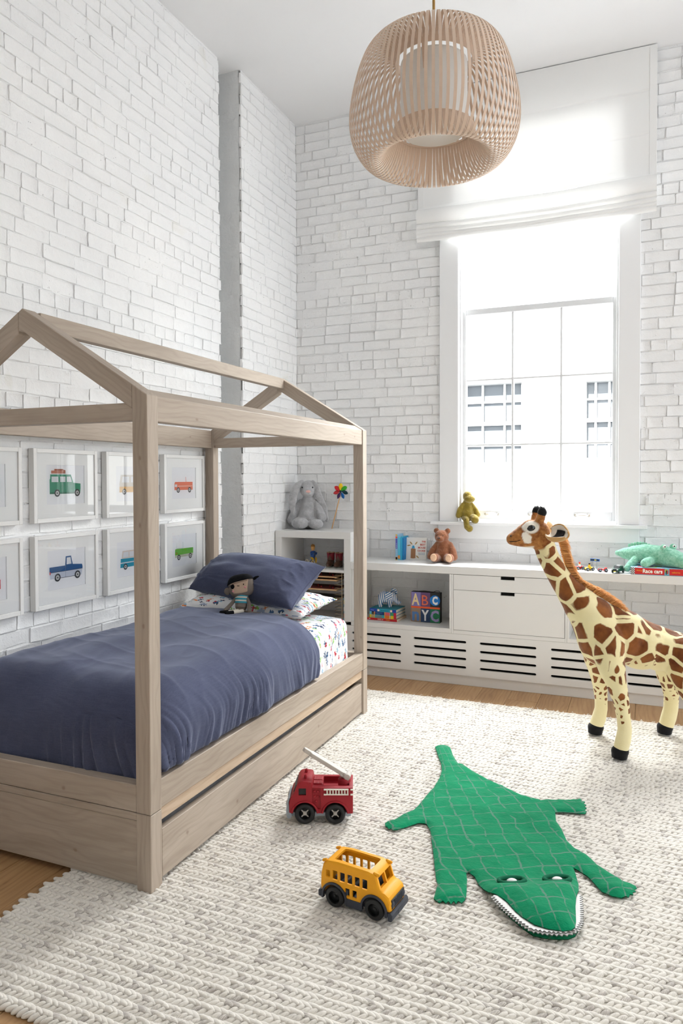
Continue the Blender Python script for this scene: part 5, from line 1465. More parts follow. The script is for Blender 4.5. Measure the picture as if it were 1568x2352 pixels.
for i in range(13):
    t = i/12; x = -.115+.2*t; y = .03-.075*t; z = .148+.031*math.sin(math.pi*min(1, t*1.05+.1))-.012*t
    mb.ell((x, y, z), (.0085, .005, .0115), nu=10, nv=8)
mb.build('back_ridge', M_MINT, cr)
for dx, dy in ((.0, .0), (.055, .062)):
    mb = MB(); mb.ell((.085+dx, -.098+dy, .165), .0165); mb.ell((.085+dx, -.096+dy, .160), .021); eb = mb.build('eye_mound', M_MINT, cr)
    mb = MB(); mb.ell((.0905+dx, -.113+dy, .168), .0095); mb.build('eye_white', fl(240, 240, 236, .3), cr)
    mb = MB(); mb.ell((.0925+dx, -.120+dy, .168), .0045); mb.build('pupil', M_EYE, cr)
for dy in (0, .03):
    mb = MB(); mb.ell((.226, -.163+dy, .103), .0028); mb.build('nostril', M_EYE, cr)

def mk_stripes():
    m_, nt, b = nmat('blue_white_ticking'); k = NT(nt); a = k.attr('sv', 'Fac')
    t = k.math('FRACT', k.math('MULTIPLY', a, 1.0))
    col = k.mix(k.math('GREATER_THAN', t, .5), C4(lin(236, 232, 226)), C4(lin(70, 118, 172)))
    nt.links.new(col, b.inputs['Base Color']); b.inputs['Roughness'].default_value = .9; b.inputs['Specular IOR Level'].default_value = .1
    return m_
M_STRIPE = mk_stripes()
el = thing('plush_elephant', 'blue and white striped cloth elephant on the stacked board books', 'plush elephant', (-1.745, 5.03, .4695), .25)
mb = MB(); mb.ell((-.018, 0, .072), (.052, .042, .044)); mb.ell((.035, -.004, .075), (.032, .033, .038))
mb.chain([((.05, -.008, .065), .022), ((.067, -.012, .042), .014), ((.078, -.013, .030), .0115), ((.092, -.013, .036), .0105)], 14)
for x in (-.05, .018):
    for y in (-.022, .022): mb.chain([((x, y, .05), .02), ((x, y, .014), .0145)], 12); mb.cyl((x, y, .0005), (x, y, .02), .0145, n=12)
me = blob(mb, .0035, 4); co = verts_of(me); put_attr(me, 'sv', (co[:, 0]+.35*np.maximum(0, co[:, 0]-.03)+.18*co[:, 2])/.0145, 'FLOAT'); link('body', me, M_STRIPE, el)
for c, rz_, sgn in (((.012, -.038, .088), .25, -1), ((.045, .036, .104), -.5, 1)):
    mb = MB(); mb.ell((0, 0, 0), (.030, .006, .028), nu=20, nv=12); M_ = np.array(Euler((.25*sgn, -.3, rz_)).to_matrix())
    mb.v = [tuple(M_@np.array(p)+np.array(c)) for p in mb.v]; me = mb.mesh('ear'); co = verts_of(me); put_attr(me, 'sv', (co[:, 2]*.9-co[:, 0]*.5)/.0145, 'FLOAT'); link('ear', me, M_STRIPE, el)
for y in (-.034, .028):
    mb = MB(); mb.ell((.047, y, .085), .0026); mb.build('eye', M_EYE, el)

# pirate rag doll on the bed
M_GREYK = pm('grey_knit', lin(122, 112, 104), .9, spec=.1, bump=.4, bs=160)
M_FACE = pm('beige_felt', lin(190, 164, 142), .9, spec=.1)
M_BLK = pm('black_felt', (.008, .008, .009), .9, spec=.1, bump=.3, bs=150)
dl = thing('rag_doll', 'grey rag doll in pirate bandana and eye patch leaning on the navy pillow', 'doll', (-2.078, 3.492, .668), .22)
# faces -y, leans back
Lm = np.array(Euler((-.22, .0, .0)).to_matrix())
def D(x, y, z): return Lm@np.array((x, y, z))
mb = MB(); mb.ell(D(0, .01, .045), (.034, .026, .048)); mb.cyl(D(0, .01, .03), D(0, .014, .095), .033, .026, 20); mb.ell(D(0, .014, .095), (.026, .02, .015))
link('torso', blob(mb, .003, 4), M_GREYK, dl)
def band(z0, z1, m_, nm):
    mb = MB(); mb.lathe([(.0295+.0005, z0), (.0275, z1)], 28, caps=False); mb.v = [tuple(D(p[0]*1.17, p[1]*.98+.011, p[2])) for p in mb.v]; me = evaluate(mb.mesh('b'), [('SOLIDIFY', dict(thickness=.0022, offset=1.0))]); me.materials.clear(); link(nm, me, m_, dl)
TEAL, CREAMK = fl(64, 156, 178, .9), fl(222, 214, 200, .9)
for i, (z0, z1) in enumerate(((.055, .0645), (.0645, .0735), (.0735, .083), (.083, .092), (.092, .1005))): band(z0, z1, TEAL if i % 2 == 0 else CREAMK, 'shirt_stripe')
hr = np.array(Euler((-.15, -.16, .12)).to_matrix()); hc = D(-.004, .006, .150)
def Hd(x, y, z): return hc+hr@np.array((x, y, z))
mb = MB()
sq = lambda a, e: math.copysign(abs(a)**e, a)
def headfn(k=1.0):
    def fn(u, v):
        th = u*2*math.pi; ph = (v-.5)*math.pi
        return Hd(.073*k*sq(math.cos(ph), .55)*sq(math.cos(th), .8), .038*k*sq(math.cos(ph), .55)*sq(math.sin(th), .8), .060*k*sq(math.sin(ph), .8))
    return fn
mb.grid(40, 22, headfn(), closed_u=True); link('head', mb.mesh('h'), M_GREYK, dl)
mb = MB()
def face(u, v):
    x = -.060+.113*u; z = -.034+.066*v
    k = 1-(abs(2*u-1)**3)*(.30-.24*v)
    xx = -.004+(x+.004)*k; f = max(0, 1-abs(xx/.073)**2.5)*max(0, 1-abs(z/.060)**2.5)
    return Hd(xx, -.0375*f**.42-.0012, z-.010*(1-(2*u-1)**2)*(v < .3)*(.3-v)*2)
mb.grid(26, 20, face); me = evaluate(mb.mesh('f'), [('SOLIDIFY', dict(thickness=.0016, offset=0.0))]); me.materials.clear(); me.polygons.foreach_set('use_smooth', [True]*len(me.polygons)); link('face', me, M_FACE, dl)
mb = MB()
def cap(u, v):
    th = u*2*math.pi; lim = .02+.012*math.sin(th+2.2); z = lim+(.064-lim)*math.sin(v*math.pi/2)
    cph = math.sqrt(max(0, 1-(z/.0645)**2.2)); return Hd(.0765*sq(math.cos(th), .8)*cph**.62, .0415*sq(math.sin(th), .8)*cph**.62, z)
mb.grid(48, 16, cap, closed_u=True); me = evaluate(mb.mesh('c'), [('SOLIDIFY', dict(thickness=.002, offset=1.0))]); me.materials.clear(); me.polygons.foreach_set('use_smooth', [True]*len(me.polygons)); link('bandana', me, M_BLK, dl)
for zz, e in ((.034, .35), (.022, -.15)):
    mb = MB(); mb.ell(Hd(.090, .0, zz), (.019, .006, .008), np.array(Euler((0, -e, .1)).to_matrix())); mb.build('bandana_tail', M_BLK, dl)
for sx in (-1, 1):
    mb = MB(); mb.ell(Hd(sx*.082, -.004, -.018), (.019, .010, .021)); mb.build('ear', M_GREYK, dl)
mb = MB(); mb.ell(Hd(-.042, -.036, .002), (.0115, .003, .0135)); mb.build('eye_patch', M_BLK, dl)
mb = MB(); mb.tube([Hd(-.073, -.012, -.002), Hd(-.055, -.034, .008), Hd(-.03, -.041, .017), Hd(.01, -.042, .023), Hd(.045, -.036, .026)], .0009, 5); mb.build('patch_strap', M_BLK, dl)
mb = MB(); mb.ell(Hd(.022, -.041, .006), (.0024, .0015, .005)); mb.build('eye', M_BLK, dl)
mb = MB(); mb.ell(Hd(-.008, -.042, .002), (.0085, .0015, .0018)); mb.build('mouth', M_BLK, dl)
for x, z in ((.028, -.011), (-.042, -.024)):
    mb = MB(); mb.ell(Hd(x, -.0385, z), (.0068, .002, .005)); mb.build('cheek', fl(222, 150, 156, .9), dl)
for pts in ([D(-.028, .012, .088), D(-.052, .0, .05), D(-.078, -.02, .012)], [D(.028, .012, .09), D(.048, .004, .055), D(.056, -.012, .012)]):
    mb = MB(); mb.chain([(p, r) for p, r in zip(pts, (.0095, .0105, .0125))], 12); link('arm', blob(mb, .0025, 3), M_GREYK, dl)
for pts, in (([(-.012, -.005, .012), (-.03, -.035, .012), (-.055, -.055, .012)],), ([(.014, -.005, .012), (-.002, -.035, .012), (-.024, -.06, .012)],)):
    mb = MB(); mb.chain([(np.array(p), .0115) for p in pts], 12); link('leg', blob(mb, .0025, 3), CREAMK, dl)
    d = np.array(pts[-1])-np.array(pts[-2]); d /= np.linalg.norm(d)
    mb = MB(); mb.chain([(np.array(pts[-1]), .0128), (np.array(pts[-1])+d*.035, .0128)], 12); link('boot', blob(mb, .0025, 3), M_BLK, dl)
mb = MB(); mb.tube(catmull([(.02, .01, .012), (.05, -.012, .008), (.085, -.022, .007), (.125, -.028, .007)], 4), .0062, 8); mb.build('tail', M_GREYK, dl)
# ------------------------------------------------------------------ toy vehicles on the rug
def bevel_mesh(me, off, seg=2, ang=.5):
    bm = bmesh.new(); bm.from_mesh(me); bmesh.ops.remove_doubles(bm, verts=bm.verts[:], dist=1e-5); bmesh.ops.recalc_face_normals(bm, faces=bm.faces[:])
    es = [e for e in bm.edges if len(e.link_faces) == 2 and e.calc_face_angle(0) > ang]
    bmesh.ops.bevel(bm, geom=es, offset=off, segments=seg, affect='EDGES', profile=.6, clamp_overlap=True); bm.to_mesh(me); bm.free(); me.update(); return me
def pris(poly, y0, y1):
    mb = MB(); mb.prism(poly, y0, y1, (0, 0, 0), (1, 0, 0), (0, 0, 1), (0, 1, 0)); me = mb.mesh('p'); bm = bmesh.new(); bm.from_mesh(me); bmesh.ops.recalc_face_normals(bm, faces=bm.faces[:]); bm.to_mesh(me); bm.free(); return me
def cbox(*a, bev=0):
    mb = MB()
    for lo, hi in a: mb.box(lo, hi, bev)
    return mb.mesh('c')
def ccyl(*a):
    mb = MB()
    for p0, p1, r in a: mb.cyl(p0, p1, r, n=32, smooth=False)
    return mb.mesh('c')
def shade_auto(me, ang=.6):
    me.polygons.foreach_set('use_smooth', [True]*len(me.polygons))
    bm = bmesh.new(); bm.from_mesh(me)
    for e in bm.edges:
        if len(e.link_faces) == 2 and e.calc_face_angle(0) > ang: e.smooth = False
    bm.to_mesh(me); bm.free(); me.update(); return me
M_RED = pm('red_recycled_plastic', lin(150, 22, 34), .5, spec=.35, var=.06, vs_=60)
M_YEL = pm('yellow_plastic', lin(240, 166, 20), .5, spec=.35, var=.04, vs_=60)
M_CHAR = pm('charcoal_plastic', lin(52, 56, 66), .5, spec=.4)
M_TYRE = pm('black_tyre', (.012, .013, .014), .5, spec=.4)
M_SILV = pm('silver_plastic', lin(196, 190, 182), .45, spec=.4)
M_GREYP = pm('grey_bumper_plastic', lin(150, 158, 166), .4, spec=.5)
M_OFFW = pm('offwhite_plastic', lin(226, 220, 208), .5)
def wheel(par, x, y, r, w, hubm, spokes, sgn):
    t = bpy.data.objects.new('wheel', None); COL.objects.link(t); t.parent = par; t.location = (x, y, r)
    mb = MB(); mb.lathe([(r*.60, -w/2), (r*.9, -w/2), (r, -w*.34), (r, w*.34), (r*.9, w/2), (r*.60, w/2), (r*.56, w*.1), (r*.56, -w*.1), (r*.60, -w/2)], 40, (0, 0, 0), (0, 1, 0), caps=False); mb.build('tyre', M_TYRE, t)
    mb = MB(); mb.lathe([(0, w*.05), (r*.58, w*.05), (r*.58, -w*.1), (0, -w*.1)], 28, (0, 0, 0), (0, 1, 0)); mb.build('rim', M_TYRE, t)
    mb = MB(); mb.lathe([(0, w*.30), (r*.16, w*.28), (r*.2, 0)], 18, (0, 0, 0), (0, sgn, 0))
    if spokes:
        for k_ in range(4):
            a = k_*math.pi/2+.78; d = np.array((math.cos(a), 0, math.sin(a))); mb.obox(d*r*.33+np.array((0, sgn*w*.12, 0)), (d, (0, 1, 0), np.cross(d, (0, 1, 0))), (r*.17, w*.05, r*.06), .001)
    mb.build('hub', hubm, t)

tk = thing('toy_fire_truck', 'red toy fire truck with raised silver ladder on the rug', 'toy truck', (-1.225, 2.690, RUGZ-.001), math.atan2(-.372, -.928))
WR = .0405; WX_ = .0612
poly = [(-.133, .043), (-.133, .150), (.030, .150), (.030, .158), (.034, .171), (.072, .175), (.084, .170), (.092, .160), (.106, .122), (.117, .112), (.125, .088), (.125, .045)]
body = bevel_mesh(pris(poly, -.066, .066), .005, 2)
arch = ccyl(*[((sx*WX_, -.09, .040), (sx*WX_, -.028, .040), .0505) for sx in (-1, 1)], *[((sx*WX_, .028, .040), (sx*WX_, .09, .040), .0505) for sx in (-1, 1)])
wn = cbox(((.056, .060, .118), (.086, .08, .146)), ((.056, -.08, .118), (.086, -.060, .146)))
ws = MB(); ws.obox((.104, 0, .141), ((.36, 0, -.93), (0, 1, 0), (.93, 0, .36)), (.015, .050, .006)); ws = ws.mesh('w')
bay = cbox(((-.118, -.046, .128), (-.012, .046, .2)), ((-.1, -.012, .12), (-.02, .012, .2)))
pump = cbox(((-.003, .060, .062), (.032, .08, .147)), ((-.003, -.08, .062), (.032, -.060, .147)))
body = shade_auto(boolean(body, [arch, wn, ws, bay, pump])); body.materials.clear(); link('cab_body', body, M_RED, tk)
for y in (.0595, -.0595):
    mb = MB(); mb.box((.056, y-.002, .118), (.086, y+.001 if y > 0 else y+.002, .146)); mb.build('side_window', M_TYRE, tk)
mb = MB(); mb.obox((.1005, 0, .139), ((.36, 0, -.93), (0, 1, 0), (.93, 0, .36)), (.0148, .0495, .002)); mb.build('windscreen', M_TYRE, tk)
for sx in (-1, 1):
    for sy in (-1, 1):
        wheel(tk, sx*WX_, sy*.053, WR, .030, M_SILV, True, sy)
        mb = MB(); pts = [(sx*WX_+.0525*math.cos(a), sy*.066, .040+.0525*math.sin(a)) for a in np.linspace(.12, math.pi-.12, 18)]
        mb.tube(pts, .0042, 8); mb.build('wheel_arch', M_RED, tk)
for z in (.162, .171):
    for dy in (-.016, .016):
        mb = MB(); mb.tube([(.026-.0, dy+.014*math.cos(a), .156+.006*math.sin(a)) for a in np.linspace(0, 6.28, 8)], .002, 5)
for i in range(6):
    for dy in (-.02, .02):
        mb = MB(); mb.cyl((.0255-i*.0058, dy-.016, .150), (.0255-i*.0058, dy+.016, .150), .0046, n=14); mb.build('hose_roll', M_RED, tk)
for dy in (-.03, .03):
    mb = MB(); mb.chain([((.060, dy, .176), .0062), ((.060, dy, .183), .006)], 12); mb.build('beacon', M_RED, tk)
for y in (.0665, -.0665):
    mb = MB(); s_ = 1 if y > 0 else -1
    def bx(lo, hi): mb.box((lo[0], y, lo[1]), (hi[0], y+.006*s_, hi[1]), .0008)
    bx((-.115, .121), (-.026, .126)); bx((-.115, .141), (-.026, .146))
    for i in range(8): xx = -.1145+i*.0118; bx((xx, .1255), (xx+.0052, .1415))
    mb.build('side_ladder', M_OFFW, tk)
    for xx in (-.128, -.021):
        for zz in (.1235, .1435):
            mb = MB(); mb.cyl((xx-.005, y+.004*s_, zz), (xx+.005, y+.004*s_, zz), .0034, n=12); mb.build('ladder_clip', M_OFFW, tk)
    for xx, zz in ((.008, .132), (.022, .132), (.008, .112), (.022, .112), (.015, .092)):
        mb = MB(); mb.lathe([(.0055, 0), (.0055, .002), (.0035, .003)], 16, (xx, y*.905, zz), (0, s_, 0)); mb.build('pump_dial', M_RED, tk)
gpl = [(.118, .022), (.113, .034), (.119, .05), (.127, .085), (.121, .104), (.128, .104), (.134, .085), (.137, .05), (.135, .03), (.13, .02)]
gm = bevel_mesh(pris(gpl, -.062, .062), .003, 2); link('chrome_grille', shade_auto(gm), M_GREYP, tk)
for dy in (-.042, .042):
    mb = MB(); mb.lathe([(.011, 0), (.011, .004), (.007, .007), (0, .008)], 18, (.131, dy, .078), (1, 0, .1)); mb.build('headlight', M_SILV, tk)
mb = MB(); mb.box((-.125, -.05, .026), (.118, .05, .043), .002); mb.build('chassis', M_GREYP, tk)
mb = MB(); mb.lathe([(.026, .127), (.026, .158), (.022, .163), (0, .163)], 28, (-.098, 0, 0)); mb.build('turntable', M_RED, tk)
arm = bpy.data.objects.new('ladder_arm', None); COL.objects.link(arm); arm.parent = tk; arm.location = (-.112, 0, .172); arm.rotation_euler = (0, -.50, -.14)
mb = MB(); mb.box((-.012, -.018, -.012), (.030, .018, -.004), .002); mb.box((-.012, -.018, -.012), (.02, -.014, .010), .002); mb.box((-.012, .014, -.012), (.02, .018, .010), .002); mb.cyl((0, -.021, 0), (0, .021, 0), .0125, n=24); mb.build('pivot', M_SILV, arm)
lp = [(-.004, -.014), (.03, -.016), (.17, -.015), (.178, -.009), (.204, -.008), (.213, 0), (.204, .008), (.178, .009), (.17, .015), (.03, .016), (-.004, .014)]
mb = MB(); mb.prism(lp, -.009, .0075); me = bevel_mesh(mb.mesh('l'), .0015, 1); link('boom', me, M_SILV, arm)

bs = thing('toy_school_bus', 'yellow toy school bus with open roof on the rug', 'toy bus', (-.846, 2.180, RUGZ-.001), -.12)
BWX = .072; BWR = .0335
bpoly = [(-.122, .036), (-.126, .06), (-.124, .10), (-.116, .132), (-.100, .146), (-.06, .150), (.05, .148), (.072, .143), (.080, .136), (.094, .094), (.108, .092), (.122, .083), (.129, .066), (.129, .036)]
hull = bevel_mesh(pris(bpoly, -.056, .056), .011, 3, .9)
inner = bevel_mesh(pris([(-.112, .036), (-.116, .06), (-.113, .10), (-.106, .128), (-.096, .138), (-.06, .1435), (.05, .1415), (.066, .137), (.084, .088), (.084, .036)], -.050, .050), .008, 2, .9)
cw = MB()
for i in range(6):
    xx = -.107+.0272*i
    if i == 0: cw.box((xx+.003, -.1, .093), (xx+.0185, .1, .117), 0)
    else: cw.box((xx, -.1, .090 if i < 5 else .089), (xx+.0195, .1, .121), 0)
cwm = bevel_mesh(cw.mesh('w'), .003, 2)
lw = bevel_mesh(cbox(((-.032, -.1, .050), (-.0155, .1, .075)), ((-.006, -.1, .050), (.0105, .1, .075))), .002, 2)
roof = bevel_mesh(cbox(((-.083, -.038, .12), (.052, .038, .2))), .008, 2)
sl = MB(); sl.obox((.087, .0235, .117), ((.32, 0, -.95), (0, 1, 0), (.95, 0, .32)), (.0165, .0205, .03)); sl.obox((.087, -.0235, .117), ((.32, 0, -.95), (0, 1, 0), (.95, 0, .32)), (.0165, .0205, .03)); slm = sl.mesh('w')
bar = ccyl(*[((sx*BWX, -.09, .034), (sx*BWX, .09, .034), .0425) for sx in (-1, 1)])
hull = shade_auto(boolean(hull, [inner, cwm, lw, roof, slm, bar])); hull.materials.clear(); link('bus_body', hull, M_YEL, bs)
for sx in (-1, 1):
    for sy in (-1, 1):
        wheel(bs, sx*BWX, sy*.047, BWR, .024, M_TYRE, False, sy)
        mb = MB(); pl_ = [(sx*BWX+.0475*math.cos(a), .034+.0475*math.sin(a)) for a in np.linspace(-.25, math.pi+.25, 26)]+[(sx*BWX+.0405*math.cos(a), .034+.0405*math.sin(a)) for a in np.linspace(math.pi+.25, -.25, 26)]
        me = pris(pl_, min(sy*.050, sy*.0605), max(sy*.050, sy*.0605)); link('fender', shade_auto(me), M_CHAR, bs)
for sy in (-1, 1):
    mb = MB(); mb.box((-.030, sy*.052, .016), (.030, sy*.0585, .042), .002); mb.build('side_skirt', M_CHAR, bs)
mb = MB(); mb.box((-.118, -.045, .026), (.12, .045, .038), .001); mb.build('chassis', M_CHAR, bs)
fb = [(.122, .014), (.120, .038), (.1315, .042), (.138, .036), (.138, .02), (.134, .014)]
link('front_bumper', shade_auto(bevel_mesh(pris(fb, -.061, .061), .003, 2)), M_CHAR, bs)
mb = MB(); mb.box((.1375, -.017, .02), (.1392, .017, .033), .0006); mb.build('number_plate', M_CHAR, bs)
mb = MB(); mb.box((-.133, -.058, .022), (-.121, .058, .044), .003); mb.build('rear_bumper', M_CHAR, bs)
mb = MB(); mb.box((.126, -.046, .044), (.1305, .046, .074), .002); mb.build('grille', M_TYRE, bs)
for i in range(8):
    mb = MB(); mb.box((.129, -.027+i*.0072, .046), (.1328, -.024+i*.0072, .072), .0005); mb.build('grille_bar', M_CHAR, bs)
for sy in (-1, 1):
    mb = MB(); mb.lathe([(.0095, 0), (.0095, .003), (.006, .005), (0, .006)], 18, (.1285, sy*.038, .058), (1, 0, 0)); mb.build('headlight', M_CHAR, bs)
    mb = MB(); mb.chain([((.070, sy*.045, .143), .0055), ((.084, sy*.045, .1415), .0048)], 12); mb.build('roof_lamp', M_YEL, bs)
    mb = MB(); mb.chain([((-.108, sy*.045, .142), .0055), ((-.118, sy*.045, .139), .005)], 12); mb.build('roof_lamp', M_YEL, bs)
for xx in (-.075, -.03, .015, .055):
    mb = MB(); mb.box((xx, -.044, .042), (xx+.014, .044, .066), .003); mb.box((xx-.003, -.044, .06), (xx+.004, .044, .098), .003); mb.build('seat', M_CHAR, bs)

# ------------------------------------------------------------------ books
M_PAGES = pm('book_pages', lin(226, 216, 198), .9, var=.06, vs_=200)
def tx(nm, txt, size, org, U, W, m_, par, **kw):
    me = text_mesh(txt, size, org, U, W, **kw); return link(nm, me, m_, par)
def flatbook(label, loc, rz, L, D, T, cov, spine, bits=(), name='board_book', group=None):
    """a book lying flat with its spine along local x at y=0"""
    t = thing(name, label, 'book', loc, rz, group); c = .0022
    mb = MB(); mb.box((0, .001, 0), (L, D, c), .0006); mb.build('back_cover', cov, t)
    mb = MB(); mb.box((0, .001, T-c), (L, D, T), .0006); mb.build('front_cover', cov, t)
    mb = MB(); mb.box((0, 0, .0003), (L, .003, T-.0003), .0012); mb.build('spine', spine, t)
    mb = MB(); mb.box((.002, .003, c), (L-.002, D-.003, T-c)); mb.build('pages', M_PAGES, t)
    for x0, x1, z0, z1, m_ in bits:
        mb = MB(); mb.box((x0*L, -.0004, z0*T), (x1*L, .0006, z1*T)); mb.build('spine_panel', m_, t)
    return t
SH = .3845
sx0, sy0 = -1.868, 4.935
b1 = flatbook('red board book at the bottom of the stack under the elephant', (sx0, sy0, SH), -.06, .232, .195, .0165, fl(214, 168, 120), fl(196, 30, 36))
tx('spine_title', 'DRESS UP', .0105, (.082, -.0006, .0045), (1, 0, 0), (0, 0, 1), fl(240, 226, 220), b1); tx('spine_title', 'FOLIO', .0105, (.148, -.0006, .0045), (1, 0, 0), (0, 0, 1), fl(240, 180, 40), b1); tx('spine_title', '30', .013, (.012, -.0006, .0035), (1, 0, 0), (0, 0, 1), fl(240, 236, 230), b1)
b2 = flatbook('turquoise board book second from the bottom under the elephant', (sx0+.016, sy0+.008, SH+.0168), -.05, .208, .185, .0225, fl(60, 150, 170), fl(70, 180, 196), [(0, .07, 0, 1, fl(226, 200, 50)), (.08, .16, .0, 1, fl(196, 170, 120)), (.17, .20, 0, 1, fl(230, 190, 90)), (.56, .58, 0, 1, fl(238, 170, 60)), (.58, .74, 0, 1, fl(226, 126, 44)), (.74, .77, 0, 1, fl(240, 200, 120)), (.79, .9, 0, 1, fl(238, 206, 30)), (.905, 1., 0, 1, fl(196, 40, 60))])
tx('spine_title', 'THE WHEELS', .0078, (.05, -.0008, .0122), (1, 0, 0), (0, 0, 1), fl(200, 60, 50), b2); tx('spine_title', 'ON THE BUS', .0078, (.052, -.0008, .0035), (1, 0, 0), (0, 0, 1), fl(200, 60, 50), b2)
b3 = flatbook('navy board book third from the bottom under the elephant', (sx0+.016, sy0+.006, SH+.0395), -.05, .208, .185, .0225, fl(60, 110, 150), fl(30, 60, 120), [(0, .08, 0, 1, fl(110, 190, 205)), (.09, .165, .05, .95, fl(40, 44, 50)), (.12, .15, .2, .6, fl(226, 190, 40)), (.175, .21, 0, 1, fl(230, 150, 90)), (.56, .59, 0, 1, fl(236, 180, 70)), (.59, .76, 0, 1, fl(214, 96, 106)), (.76, .78, 0, 1, fl(150, 160, 190)), (.79, .9, 0, 1, fl(56, 150, 104)), (.905, 1., 0, 1, fl(200, 36, 62))])
tx('spine_title', 'Twinkle, Twinkle,', .0068, (.05, -.0008, .0125), (1, 0, 0), (0, 0, 1), fl(110, 160, 210), b3); tx('spine_title', 'Little Star', .0068, (.055, -.0008, .0045), (1, 0, 0), (0, 0, 1), fl(110, 160, 210), b3)
b4 = flatbook('teal board book topmost in the stack carrying the elephant', (sx0+.018, sy0+.004, SH+.0622), -.05, .206, .188, .0225, fl(34, 128, 146), fl(40, 160, 184), [(0, .28, 0, 1, fl(26, 66, 160)), (.86, 1., 0, 1, fl(26, 66, 160))])
tx('spine_title', 'BLUE BOAT', .0125, (.088, -.0008, .006), (1, 0, 0), (0, 0, 1), fl(24, 90, 110), b4, width=.062); tx('spine_title', 'Matthew', .0075, (.008, -.0008, .008), (1, 0, 0), (0, 0, 1), fl(170, 190, 230), b4)
for xx in (.069, .168):
    mb = MB(); mb.lathe([(.0092, 0), (.0092, .0008)], 20, (xx, -.0003, .011), (0, -1, 0)); mb.build('spine_emblem', fl(226, 120, 90), b4); mb = MB(); mb.lathe([(.0070, 0), (.0070, .0012)], 20, (xx, -.0003, .011), (0, -1, 0)); mb.build('spine_emblem', fl(240, 234, 226), b4)

bxn = thing('alphabet_book', 'thick square picture book with big letters A B C N Y C', 'book', (-1.552, 4.988, SH), -.01)
W0 = .2145
mb = MB(); mb.box((0, .003, 0), (W0, .055, W0), .002); mb.build('block', fl(40, 40, 44), bxn)
mb = MB(); mb.box((0, .003, .001), (.006, .0545, W0-.001), .001); mb.build('spine', fl(206, 96, 44), bxn)
cols_ = [fl(128, 120, 176), fl(104, 76, 120), fl(38, 40, 42), fl(150, 126, 106), fl(38, 62, 98), fl(30, 116, 78)]
hh = [(0, .004, .102), (1, .112, .2135)]
for r_ in (0, 1):
    for c_ in range(3):
        x0 = .003+c_*.0702; z0, z1 = (.112, .2135) if r_ == 0 else (.002, .099)
        mb = MB(); mb.box((x0, .0012, z0), (x0+.0698, .0035, z1)); mb.build('cover_panel', cols_[r_*3+c_], bxn)
mb = MB(); mb.box((.001, .0008, .0992), (W0-.001, .0035, .1118)); mb.build('cover_band', fl(232, 92, 40), bxn)
U_, W_v = (1, 0, 0), (0, 0, 1)
tx('letter', 'A', .115, (.006, .0008, .122), U_, W_v, fl(232, 208, 160), bxn, bold=.003, width=.058)
tx('letter', 'B', .105, (.082, .0008, .122), U_, W_v, fl(226, 110, 76), bxn, width=.046)
mb = MB(); mb.lathe([(.0375, 0), (.0375, .001)], 32, (.178, .0012, .160), (0, -1, 0)); mb.build('blue_disc', fl(20, 120, 200), bxn)
tx('letter', 'C', .075, (.1585, .0000, .1345), U_, W_v, fl(240, 240, 240), bxn, bold=.004, width=.040)
tx('letter', 'n', .125, (.009, .0008, .012), U_, W_v, fl(84, 124, 180), bxn, bold=.004, width=.052)
tx('letter', 'Y', .105, (.078, .0008, .014), U_, W_v, fl(226, 226, 228), bxn, bold=.003, width=.056)
tx('letter', 'C', .105, (.146, .0008, .013), U_, W_v, fl(160, 150, 196), bxn, bold=.004, width=.060)
mb = MB(); mb.tube([(.02, .02, W0), (.09, .03, W0+.006), (.16, .025, W0+.003), (.18, .028, W0+.011), (.2, .03, W0+.011), (.205, .03, W0)], .0022, 6); mb.build('elastic_band', M_TYRE, bxn)

WTZ = .8125
def upright(label, x0, w, h, d, cov, y, bits=()):
    t = thing('picture_book', label, 'book', (x0, y, WTZ), 0.0)
    mb = MB(); mb.box((0, 0, 0), (w, .003, h), .001); mb.build('spine', cov, t)
    mb = MB(); mb.box((0, .001, 0), (.0022, d, h), .0006); mb.build('back_cover', cov, t); mb = MB(); mb.box((w-.0022, .001, 0), (w, d, h), .0006); mb.build('front_cover', cov, t)
    mb = MB(); mb.box((.0022, .003, .002), (w-.0022, d-.003, h-.002)); mb.build('pages', M_PAGES, t)
    for z0, z1, m_ in bits: mb = MB(); mb.box((.0008, -.0005, z0*h), (w-.0008, .001, z1*h)); mb.build('spine_panel', m_, t)
    return t
ub = upright('slim upright book with violet title panel and yellow spine ends', -1.697, .0155, .188, .14, fl(150, 196, 226), 5.075, [(0, .12, fl(240, 196, 40)), (.015, .11, fl(120, 60, 120)), (.44, .84, fl(84, 92, 176)), (.85, .92, fl(226, 80, 60)), (.94, 1, fl(226, 180, 70))])
tx('spine_title', 'Book of', .011, (.0115, -.0008, .088), (0, 0, 1), (-1, 0, 0), fl(200, 206, 240), ub)
ub = upright('sky blue upright book next to the violet titled one', -1.681, .0185, .168, .15, fl(96, 196, 222), 5.08, [(.05, .2, fl(226, 150, 70))])
ub = upright('mid blue upright book third in the row', -1.662, .0135, .170, .15, fl(56, 168, 208), 5.083)
ub = upright('dark blue upright book touching the mouse cookie book', -1.648, .0105, .160, .13, fl(26, 126, 190), 5.088)
ck_ = thing('mouse_cookie_book', 'white board book titled The Best Mouse Cookie leaning on the bricks', 'book', (-1.6365, 5.135, WTZ), .03)
ck_.rotation_euler = (-.14, 0, .03)
mb = MB(); mb.box((0, 0, 0), (.152, .0022, .163), .0008); mb.build('front_cover', fl(238, 236, 230), ck_); mb = MB(); mb.box((0, .014, 0), (.152, .0162, .163), .0008); mb.build('back_cover', fl(238, 236, 230), ck_)
mb = MB(); mb.box((.002, .0022, .002), (.149, .014, .161)); mb.build('pages', M_PAGES, ck_); mb = MB(); mb.box((-.0005, .0, 0), (.002, .0162, .163), .0008); mb.build('spine', fl(60, 150, 200), ck_)
RD = fl(206, 76, 62)
